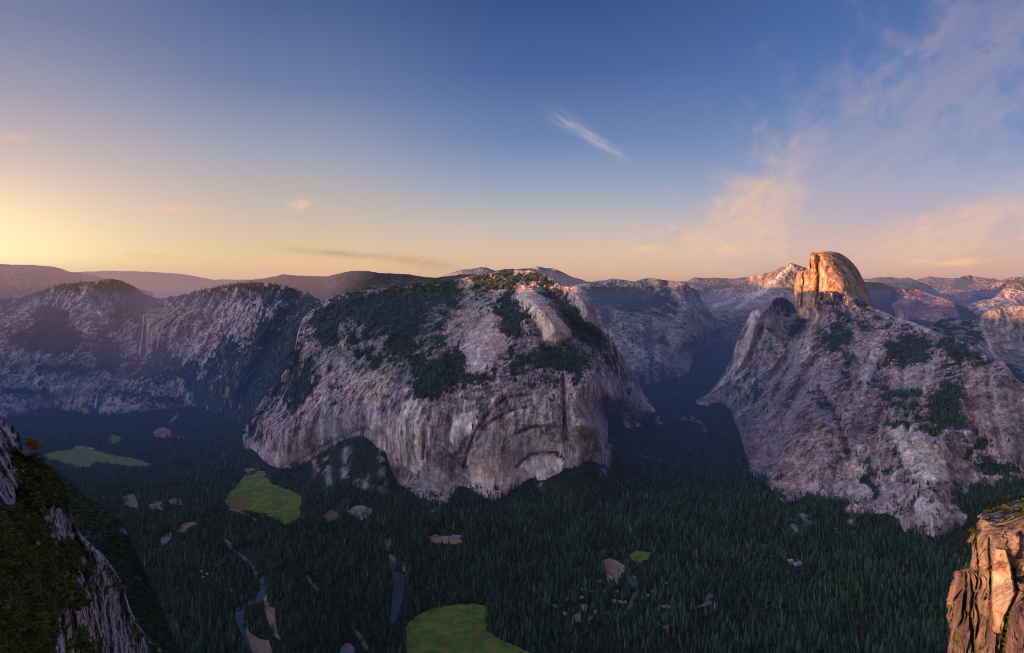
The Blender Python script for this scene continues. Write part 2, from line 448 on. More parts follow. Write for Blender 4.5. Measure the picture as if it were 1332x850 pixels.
    cum = blob(1262, 341, 30, 7, 0, 1.6, .6)+blob(1195, 340, 18, 4, 0, 1.5, .6)*.8+blob(1230, 343, 26, 4, 0, 1.5, .6)+blob(840, 323, 17, 4, 3, 1.5, .6)+blob(948, 324, 16, 7, 20, 1.5, .6)+blob(876, 296, 8, 3, 10, 1.5, .5)*.6+blob(895, 312, 14, 5, 0, 1.5, .5)*.5
    c = mixc(nt, (cum*puff.sm(.25, .55)*.85).clamp(), c, lin((250, 202, 160)))
    below = el.sm(-6, -.5, 1.0, 0.0)
    c = mixc(nt, below, c, (.06, .055, .07))
    sky = nt.nodes.new('ShaderNodeTexSky'); sky.sky_type = 'NISHITA'; sky.sun_disc = False
    sky.sun_elevation = SUN_EL; sky.sun_rotation = SUN_AZ; sky.altitude = 2200
    cs = mixc(nt, 1.0, sky.outputs[0], (.05, .05, .05), 'MULTIPLY')
    c = mixc(nt, .04, c, cs)
    # the open sky out of frame towards the sunset is far brighter
    ga = (az+105)/48.0; ge = (el-12)/22.0
    g = ((ga*ga+ge*ge)*-1.0).exp()*az.sm(-62, -45, 1.0, 0.0)
    ad = mixc(nt, 1.0, (.84, .86, 1.0), k_rgb(nt, g*3.9), 'MULTIPLY')
    c = mixc(nt, 1.0, c, ad, 'ADD')
    nt.links.new(c, bg.inputs[0]); bg.inputs[1].default_value = 1.0
    w.cycles.sampling_method = 'MANUAL'; w.cycles.sample_map_resolution = 256
build_world()
sun = bpy.data.lights.new('sun', 'SUN'); suno = bpy.data.objects.new('sun', sun); C.objects.link(suno)
from mathutils import Vector
suno.rotation_euler = Vector(SD).to_track_quat('Z', 'Y').to_euler()
sun.energy = 10.0; sun.angle = math.radians(.5); sun.color = (1.0, .47, .17)
sc = bpy.context.scene
sc.view_settings.view_transform = 'Standard'; sc.view_settings.look = 'None'; sc.view_settings.exposure = 0
sc.cycles.filter_width = 1.05; sc.cycles.max_bounces = 4; sc.cycles.diffuse_bounces = 2; sc.cycles.transparent_max_bounces = 24; sc.cycles.volume_bounces = 0

# ---------------------------------------------------------------- haze lying in the valley
def haze(name, x0, x1, y0, y1, z0, z1, sigma, L, label):
    v = [(x, y, z) for z in (z0, z1) for y in (y0, y1) for x in (x0, x1)]
    f = [(0, 2, 3, 1), (4, 5, 7, 6), (0, 1, 5, 4), (2, 6, 7, 3), (0, 4, 6, 2), (1, 3, 7, 5)]
    m = bpy.data.materials.new(name); m.use_nodes = True; nt = m.node_tree
    for n in list(nt.nodes):
        if n.type != 'OUTPUT_MATERIAL': nt.nodes.remove(n)
    ab = nt.nodes.new('ShaderNodeVolumeAbsorption'); ab.inputs['Color'].default_value = (0, 0, 0, 1); ab.inputs['Density'].default_value = sigma
    em = nt.nodes.new('ShaderNodeEmission'); em.inputs[0].default_value = tuple(L)+(1,); em.inputs[1].default_value = sigma
    ad = nt.nodes.new('ShaderNodeAddShader'); nt.links.new(ab.outputs[0], ad.inputs[0]); nt.links.new(em.outputs[0], ad.inputs[1])
    out = [n for n in nt.nodes if n.type == 'OUTPUT_MATERIAL'][0]
    nt.links.new(ad.outputs[0], out.inputs['Volume'])
    o = mesh_obj(name, v, f, m, smooth=False); o['kind'] = 'structure'; o['label'] = label
    return o
haze('haze', -45000, 45000, -30000, 45000, -1500, 380, 0.45e-5, (.30, .25, .30), 'thin violet evening haze over the whole mountain view')
haze('haze', -44000, 44000, 5900, 32000, -1440, 330, 1.7e-5, (.36, .26, .36), 'violet haze veiling the far ridges')
haze('haze', -44000, -1500, 5400, 8900, -1430, 260, 1.1e-4, (.80, .44, .42), 'warm hazy light over the western ridges')
haze('haze', -30000, 30000, 2700, 30000, -1480, -20, 4.2e-5, (.034, .078, .28), 'blue evening haze filling the valley below the rims')
haze('haze', -28000, 28000, 3100, 20000, -1460, -430, 5.5e-5, (.015, .06, .23), 'deep blue haze lying low over the far valley forest')

# ---------------------------------------------------------------- mountains
Z = -980.
BACKR = dict(mat='granite_far', varv=.4)
M['granite_far'].node_tree.nodes['Bump'].inputs['Distance'].default_value = 14.
FARCOL = (.30, .25, .27)
# far crests
sheet('mountain', [(60, 356, 15000), (103, 354, 15000), (141, 352.5, 15000), (170, 353, 15000), (206, 354.5, 15000), (240, 357, 15000), (262, 361, 15000), (277, 364, 15000), (325, 364, 15000), (360, 366, 15000)],
      [(60, 395, 11000), (360, 395, 11000)], du=1, dv=1, amp=200, wl=1800, stretch=1, jag=.5, base=(.10, .11, .12), speck=.10, veg=[([(60, 340), (360, 340), (360, 400), (60, 400)], .55)],
      label='pale blue wooded ridge far off behind the waterfall cliffs', **BACKR)
sheet('mountain', [(555, 364, 16000), (570, 361, 16000), (597, 352, 15000), (620, 349, 15000), (632, 348, 15000), (645, 352.5, 15000), (656, 350, 16000), (674, 350.5, 17000), (690, 349, 18000), (699, 346.5, 18000), (710, 349, 18000), (721, 349.5, 18000), (733, 355, 18000), (747, 361, 18000), (764, 366.6, 18000), (790, 369, 18000), (810, 371, 18000)],
      [(555, 392, 12000), (810, 392, 12000)], amp=260, wl=2200, stretch=1, jag=.8, base=(.22, .20, .24), speck=.05, label='distant mauve peak and ridge behind the forested summit', **BACKR)
sheet('mountain', [(850, 368, 19000), (893, 366, 19000), (903, 360.7, 19000), (915, 362, 19000), (931, 361.5, 19000), (950, 363, 19000), (968, 361, 19000), (985, 362, 19000), (1010, 364, 19000), (1040, 366, 19000)],
      [(850, 395, 14000), (1040, 395, 14000)], amp=350, wl=2200, stretch=1, jag=1.0, base=(.20, .155, .165), speck=.02, label='distant pink snow streaked crest behind the narrow side valley', **BACKR)
sheet('mountain', [(1100, 366, 26000), (1125, 363, 26000), (1150, 360.6, 26000), (1165, 362, 26000), (1181, 361.4, 26000), (1189, 364, 26000), (1209, 360.6, 26000), (1230, 362, 26000), (1248, 361.4, 26000), (1256, 359, 26000), (1260, 357, 26000), (1266, 360, 26000), (1276, 361, 26000), (1303, 364.7, 26000), (1400, 366, 26000)],
      [(1100, 400, 18000), (1400, 400, 18000)], amp=600, wl=2600, stretch=1, jag=1.4, base=(.20, .155, .165), speck=.02, label='far jagged pink crest on the eastern horizon', **BACKR)
sheet('mountain', [(1130, 372, 15000), (1150, 369, 15000), (1161, 367, 15000), (1182, 364, 15000), (1191, 364.5, 15000), (1202, 369, 15000), (1212, 373, 15000), (1222, 384, 14000), (1240, 392, 13000)],
      [(1130, 400, 12000), (1240, 404, 12000)], amp=200, wl=1500, stretch=1, jag=.5, base=(.20, .17, .20), speck=.1, label='purple wooded ridge behind the red lit hill', **BACKR)
# clouds rest like ridge with bare slanting slabs
sheet('mountain', [(860, 378, 10500), (880, 374, 10500), (900, 371, 10200), (915, 374, 10000), (930, 377, 10000), (945, 375, 9600), (958, 373, 9500), (968, 365, 9300), (978, 359, 9200), (992, 356, 9100), (1004, 354, 9000), (1016, 348, 9000), (1028, 342.5, 9000), (1036, 344, 9000), (1043, 347, 9000), (1055, 351, 9000), (1090, 356, 9000)],
      [(860, 428, 8000), (905, 440, 7600), (950, 442, 7400), (1090, 442, 7000)], [(950, 405, 8600), (1000, 395, 8500), (1030, 410, 7900), (900, 400, 9200)],
      du=.8, dv=.8, amp=230, wl=1300, stretch=1.6, jag=.5, smooth=[([(850, 330), (1100, 330), (1100, 450), (850, 450)], .5)], base=(.30, .235, .225), speck=.0, seed=2,
      veg=[([(900, 425), (940, 405), (985, 408), (1010, 420), (1010, 445), (900, 445)], .6)],
      streaks=[([(960, 400), (1000, 372), (1030, 345)], PALE, .6, 3), ([(930, 400), (968, 385), (1000, 380)], PALE*.9, .5, 3), ([(975, 415), (1005, 395), (1025, 372)], (.2, .17, .2), .6, 2.5), ([(948, 395), (975, 380)], (.2, .17, .2), .6, 2), ([(990, 400), (1012, 380), (1035, 362)], (.22, .18, .2), .5, 2)],
      label='long bare granite ridge with slanting pale slabs behind the big dome', **BACKR)
# blue wooded basin and hills to the east
sheet('mountain', [(1090, 380, 12000), (1125, 367, 12000), (1146, 368, 12000), (1160, 373, 11500), (1180, 380, 10500), (1240, 395, 9000), (1300, 410, 8000), (1420, 420, 7000)],
      [(1090, 440, 6000), (1230, 470, 5600), (1420, 490, 5200)], amp=120, wl=1200, stretch=1, jag=.4, base=(.05, .055, .06), speck=.6, label='dark blue wooded basin east of the big dome', **BACKR)
sheet('mountain', [(1150, 382, 9300), (1159, 377.5, 9300), (1170, 377, 9300), (1186, 375, 9300), (1199, 378, 9200), (1210, 383, 9000), (1225, 387, 8700), (1239, 394, 8300), (1246, 402, 8100), (1250, 412, 8000)],
      [(1150, 384, 9200), (1165, 400, 8300), (1185, 412, 7900), (1220, 416, 7700), (1250, 418, 7700)], du=.8, dv=.8, amp=130, wl=700, stretch=1, jag=.4, base=(.36, .24, .21), speck=.14, seed=4, label='low rocky hill with a sunset red top beyond the wooded basin', **BACKR)
sheet('mountain', [(1212, 390, 11500), (1220.5, 381, 11500), (1225, 377.5, 11500), (1240, 376, 11500), (1257, 376.5, 11300), (1265, 378.7, 11000), (1271, 375.5, 11200), (1281, 375, 11200), (1298, 366, 11300), (1314, 361.5, 11400), (1332, 360, 11500), (1420, 352, 11500)],
      [(1212, 408, 9500), (1300, 408, 9500), (1420, 408, 9500)], du=.8, dv=.8, amp=260, wl=900, stretch=1, jag=.5, base=(.36, .26, .24), speck=.13, seed=5, label='bare reddish mountain shoulder climbing out of the view to the east', **BACKR)
sheet('mountain', [(1240, 404, 8700), (1248, 402, 8700), (1268, 393, 8600), (1293, 388, 8500), (1306, 375.5, 8600), (1320, 374, 8600), (1332, 373.5, 8600), (1420, 368, 8600)],
      [(1235, 420, 7600), (1300, 425, 7400), (1420, 425, 7400)], du=.8, dv=.8, amp=160, wl=600, stretch=2, jag=.4, base=(.42, .36, .38), speck=.0, seed=6,
      streaks=[([(1262, 410), (1290, 393), (1320, 378)], PALE, .5, 2), ([(1290, 410), (1297, 392)], (.2, .18, .22), .7, 2)], label='pale tilted slab face below the reddish shoulder', **BACKR)
# rounded cliff dome on the eastern edge
sheet('mountain', [(1205, 428, 5200), (1222, 416, 5400), (1235, 414, 5400), (1250, 415, 5300), (1268, 416.5, 5200), (1285, 404, 5100), (1298, 399, 5100), (1314, 397.7, 5100), (1332, 398, 5000), (1440, 400, 4900)],
      [(1200, 462, 4300), (1240, 480, 4100), (1290, 500, 3950), (1332, 505, 3900), (1440, 505, 3900)], [(1300, 460, 4750), (1250, 450, 4700), (1340, 460, 4700)], amp=40, wl=300, stretch=.35, jag=.5, seed=8, mat='granite',
      base=(.36, .30, .30), speck=.02, veg=[([(1215, 412), (1270, 414), (1285, 425), (1275, 450), (1230, 450), (1205, 430)], .6), ([(1290, 470), (1330, 480), (1340, 510), (1280, 500)], .95), ([(1240, 470), (1290, 475), (1300, 500), (1240, 480)], .4)],
      streaks=[([(1314, 424), (1312, 440)], TAN*1.2, .9, 3), ([(1280, 434), (1288, 452), (1296, 465)], PALE, .8, 2.5), ([(1300, 425), (1302, 455)], DARKR, .5, 1.5), ([(1325, 410), (1326, 450)], DARKR, .5, 1.5)],
      label='rounded granite cliff dome beyond the right hand ridge')
SHEETS['mountain']['o']['label'] = 'rounded granite cliff dome beyond the big wooded spur, blue gulch at its foot'

# plateau behind the central mountain
sheet('mountain', [(280, 372, 8000), (300, 368, 8000), (328, 364, 7800), (345, 362, 7800), (359, 359.5, 7600), (368, 357, 7600), (385, 358.5, 7600), (404, 359.5, 7600), (427, 359.5, 7600), (444, 355, 7500), (457, 353, 7500), (469, 352.5, 7500), (480, 353, 7500), (492, 355, 7500), (510, 356, 7500), (532, 357, 7500), (554, 361, 7500), (571, 361.5, 7500), (600, 357, 7500), (640, 358, 7500), (680, 366, 7500)],
      [(280, 396, 6900), (420, 396, 6300), (680, 396, 6000)], du=.8, dv=.8, amp=60, wl=900, stretch=1, jag=.5, base=(.15, .115, .13), speck=.4, seed=3, label='dark forested plateau ridge on the skyline above the deep gully', **BACKR)
sheet('mountain', [(-90, 342, 8200), (0, 344, 8200), (42, 345, 8200), (70, 347, 8200), (93, 354, 8100), (112, 357, 8100), (130, 361, 8000), (155, 369, 7900), (200, 380, 7800)],
      [(-90, 398, 6600), (200, 398, 6600)], du=.8, dv=.8, amp=110, wl=900, stretch=1, jag=.5, base=(.26, .19, .19), speck=.28, seed=9, label='dark wooded hill under the sunset glow at the far end', **BACKR)
# waterfall wall
sheet('mountain', [(-90, 392, 6300), (0, 388, 6300), (25, 388, 6300), (40, 384, 6300), (60, 376, 6200), (80, 370, 6200), (105, 367, 6100), (121, 366.5, 6100), (141, 362.5, 6100), (158, 365, 6150), (175, 373.5, 6300), (184, 380, 6500), (196, 386, 6600), (207, 389, 6600), (216, 388, 6400), (232, 385, 6200), (254, 379, 6100), (282, 374, 5900), (311, 369, 5850), (333, 368, 5700), (350, 369, 5600), (372, 373, 5500), (395, 380, 5300), (425, 396, 5200)],
      [(-90, 560, -960.), (-40, 548, -960.), (0, 545, -960.), (60, 530, -950.), (120, 538, -950.), (200, 532, -940.), (250, 527, -930.), (290, 540, -920.), (330, 560, -900.), (425, 575, -880.)],
      [(187, 412, 6050), (187, 462, 5850), (205, 420, 5950), (150, 430, 5950), (60, 440, 5750), (100, 480, 5450), (30, 480, 5500), (60, 505, 5250), (150, 505, 5300), (240, 420, 5800), (250, 475, 5450), (200, 500, 5350), (300, 440, 5450), (350, 440, 5150), (385, 430, 4950), (340, 500, 4500), (300, 500, 4800)],
      du=.75, dv=.75, amp=95, wl=480, stretch=.45, jag=.7, seed=1, speck=.22, mat='granite',
      base=(.56, .44, .48), crag=1.1,
      grooves=[([(200, 392), (190, 408), (188, 440), (185, 470), (160, 495), (140, 510), (126, 520), (122, 538)], 90, 5), ([(175, 395), (140, 430), (120, 450)], 60, 5), ([(395, 385), (370, 430), (340, 480), (310, 530)], 180, 16), ([(262, 400), (275, 440), (268, 470)], 40, 4), ([(296, 390), (300, 430)], 40, 4)],
      bumps=[([(68, 475), (85, 450), (104, 436), (118, 446), (130, 465), (124, 478), (90, 478)], 60, 14), ([(190, 415), (188, 455), (215, 452), (240, 440), (252, 410), (240, 392), (210, 392)], 60, 18), ([(135, 425), (150, 412), (183, 408), (178, 440), (150, 458), (136, 445)], 50, 14)],
      paint=[([(135, 425), (160, 405), (190, 400), (183, 440), (160, 455), (147, 460), (136, 445)], (.36, .29, .27), .6, 6),
             ([(68, 475), (85, 450), (104, 436), (118, 446), (130, 465), (124, 478), (90, 478)], (.38, .31, .29), .7, 5),
             ([(190, 415), (188, 455), (215, 450), (240, 440), (252, 405), (240, 390), (205, 392)], (.42, .34, .31), .6, 8),
             ([(80, 495), (100, 485), (130, 484), (128, 505), (90, 508)], (.44, .35, .30), .6, 5), ([(140, 500), (180, 490), (230, 495), (268, 500), (240, 512), (150, 508)], (.45, .36, .32), .7, 5),
             ([(130, 520), (190, 518), (235, 524), (190, 535), (150, 540), (128, 530)], (.44, .35, .31), .7, 5), ([(50, 518), (110, 512), (120, 530), (80, 535), (50, 528)], (.44, .33, .29), .6, 5),
             ([(300, 400), (330, 395), (335, 420), (330, 440), (310, 450), (298, 430)], (.38, .32, .31), .7, 8)],
      streaks=[([(133, 408), (138, 420)], PALE, .7, 2), ([(46, 492), (48, 505)], PALE, .6, 3), ([(120, 400), (110, 430)], PALE, .4, 4), ([(250, 390), (256, 405)], PALE, .5, 2), ([(276, 425), (274, 450)], (.5, .28, .22), .7, 3), ([(290, 455), (295, 495), (300, 530)], PALE, .5, 2.5), ([(310, 470), (306, 500)], PALE, .4, 3), ([(180, 395), (184, 460)], (.12, .10, .12), .6, 4), ([(232, 540), (225, 552)], PALE, .6, 2)],
      veg=[([(45, 399), (85, 402), (93, 424), (110, 436), (100, 455), (68, 463), (14, 446), (8, 433), (42, 424)], .95), ([(121, 433), (136, 424), (147, 458), (170, 464), (158, 480), (127, 486), (122, 455)], .95),
           ([(168, 474), (190, 468), (215, 455), (254, 478), (263, 495), (215, 492), (175, 490)], .8), ([(48, 474), (119, 478), (122, 488), (48, 483)], .95), ([(0, 504), (62, 506), (56, 513), (0, 514)], .9), ([(190, 515), (232, 517), (236, 527), (196, 524)], .95), ([(147, 508), (184, 511), (175, 517), (148, 515)], .9),
           ([(0, 455), (48, 450), (50, 480), (0, 485)], .5), ([(240, 500), (268, 473), (299, 439), (312, 455), (333, 425), (400, 380), (425, 390), (425, 580), (300, 575), (254, 530)], .78), ([(335, 440), (400, 400), (425, 400), (425, 580), (300, 580), (310, 500)], .97),
           ([(0, 386), (60, 374), (100, 366), (150, 362), (175, 372), (190, 384), (150, 385), (120, 376), (60, 388), (0, 400)], .75), ([(165, 373), (190, 380), (230, 382), (300, 368), (420, 376), (425, 400), (350, 390), (300, 378), (250, 390), (215, 392), (190, 400), (160, 425), (140, 430), (170, 395)], .85), ([(250, 375), (400, 372), (420, 400), (330, 400), (260, 385)], .55)],
      label='grey granite wall with a tall waterfall above the far left meadow')
SHEETS['mountain']['o']['label'] = 'grey granite wall split by a tall thin waterfall under the sunset glow'
SHEETS['fallwall'] = SHEETS['mountain']
# canyon walls and flat topped cliff behind the gap
sheet('mountain', [(740, 369, 9500), (767, 367, 9300), (785, 365, 9200), (798, 362.5, 9000), (809, 364, 8800), (826, 366.5, 8300), (834, 363.5, 8000), (840, 362, 7900), (850, 362.5, 7800), (865, 364.5, 7600), (878, 366.5, 7500), (891, 367.5, 7400), (899, 374, 7400), (908, 379, 7500), (913, 391, 7600), (925, 407, 7500), (935, 420, 7500), (945, 430, 7500)],
      [(740, 520, 5100), (780, 505, 5150), (828, 496, 5180), (838, 489, 5250), (851, 482, 5300), (870, 487, -700.), (893, 486, -702.), (900, 474, -670.), (908, 456, -620.), (921, 452, -612.), (932, 440, -580.), (945, 434, -560.)],
      [(800, 385, 8200), (850, 385, 7300), (870, 400, 6900), (905, 400, 7150), (890, 425, 6500), (800, 402, 6700), (800, 440, 5900), (840, 440, 5900), (850, 420, 6300), (870, 440, 6100), (895, 445, 6100), (870, 465, 5650), (830, 470, 5450)],
      du=.75, dv=.75, amp=70, wl=450, stretch=.8, jag=.5, seed=12, speck=.17, base=(.36, .31, .33), mat='granite',
      bumps=[([(866, 368), (892, 367), (900, 374), (912, 385), (914, 408), (896, 405), (880, 395)], 130, 16), ([(850, 480), (848, 455), (860, 450), (880, 470), (896, 484), (870, 488)], 100, 14), ([(868, 452), (880, 446), (889, 452), (884, 466), (875, 464)], 60, 8)],
      grooves=[([(845, 420), (850, 445), (852, 470)], 110, 5), ([(800, 425), (825, 460), (845, 480)], 50, 4), ([(866, 370), (878, 395), (882, 405)], 90, 5)],
      veg=[([(745, 372), (770, 370), (830, 370), (858, 376), (868, 390), (878, 405), (868, 412), (845, 405), (820, 408), (800, 402), (785, 404), (760, 395)], .96), ([(780, 402), (796, 404), (795, 425), (780, 425)], .9), ([(852, 428), (866, 440), (872, 447), (866, 450), (855, 445)], .9), ([(830, 480), (850, 470), (850, 490), (830, 500)], .7), ([(855, 405), (880, 405), (900, 430), (920, 440), (880, 440), (860, 425)], .35), ([(795, 410), (850, 410), (850, 440), (830, 450), (800, 430)], .35), ([(905, 440), (935, 430), (950, 436), (910, 456)], .7)],
      streaks=[([(752, 372), (766, 372)], PALE, .8, 2.5), ([(782, 370), (788, 370)], PALE, .8, 1.5), ([(792, 428), (806, 446), (812, 458)], (.5, .33, .33), .8, 5), ([(806, 440), (830, 478), (842, 488)], (.45, .33, .34), .7, 5), ([(880, 380), (895, 400)], PALE, .4, 3), ([(890, 375), (893, 395)], DARKR, .4, 2), ([(905, 405), (918, 420), (930, 430)], PALE, .4, 3), ([(828, 497), (838, 503), (852, 515)], PALE, .9, 1.8)],
      label='blue shaded canyon wall rising to a flat topped sunlit cliff')
# central mountain
CM_top = [(316, 562, -890.), (322, 552, 3950), (335, 530, 4000), (350, 508, 4000), (368, 487, 4000), (382, 467, 4000), (387, 433, 4150), (393, 416, 4250), (403, 404, 4300), (413, 397, 4300), (430, 386, 4350), (460, 379, 4400), (490, 376, 4450), (520, 373, 4500), (560, 369, 4500), (585, 366, 4450), (600, 362, 4400), (618, 358, 4350), (630, 356, 4350), (652, 353, 4300), (668, 351.5, 4300), (690, 352, 4250), (707, 357, 4200), (720, 364, 4150), (731, 373, 4000), (740, 373, 3950), (750, 372, 3900), (760, 376, 3850), (768, 386, 3800), (774, 400, 3800), (779, 416, 3800), (784, 431, 3800), (792, 437, 3850), (805, 456, 3950), (818, 475, 4050), (828, 496, 4150), (843, 520, 4250), (857, 541, 4300), (862, 547, -862.)]
CM_bot = [(316, 566, -890.), (330, 585, -900.), (338, 592, -905.), (349, 602, -920.), (375, 609, -930.), (400, 603, -920.), (426, 584, -830.), (451, 568, -756.), (477, 561, -715.), (490, 565, -722.), (500, 580, -775.), (508, 592, -812.), (517, 625, -930.), (535, 638, -950.), (561, 652, -960.), (575, 650, -960.), (586, 646, -955.), (597, 630, -930.), (612, 634, -935.), (630, 645, -950.), (645, 650, -960.), (655, 646, -955.), (666, 628, -905.), (681, 616, -870.), (696, 611, -858.), (711, 617, -870.), (733, 616, -870.), (744, 614, -865.), (751, 608, -850.), (765, 599, -825.), (777, 592, -805.), (787, 578, -775.), (791, 545, -790.), (800, 540, -790.), (810, 547, -800.), (832, 554, -840.), (845, 548, -850.), (862, 550, -865.)]
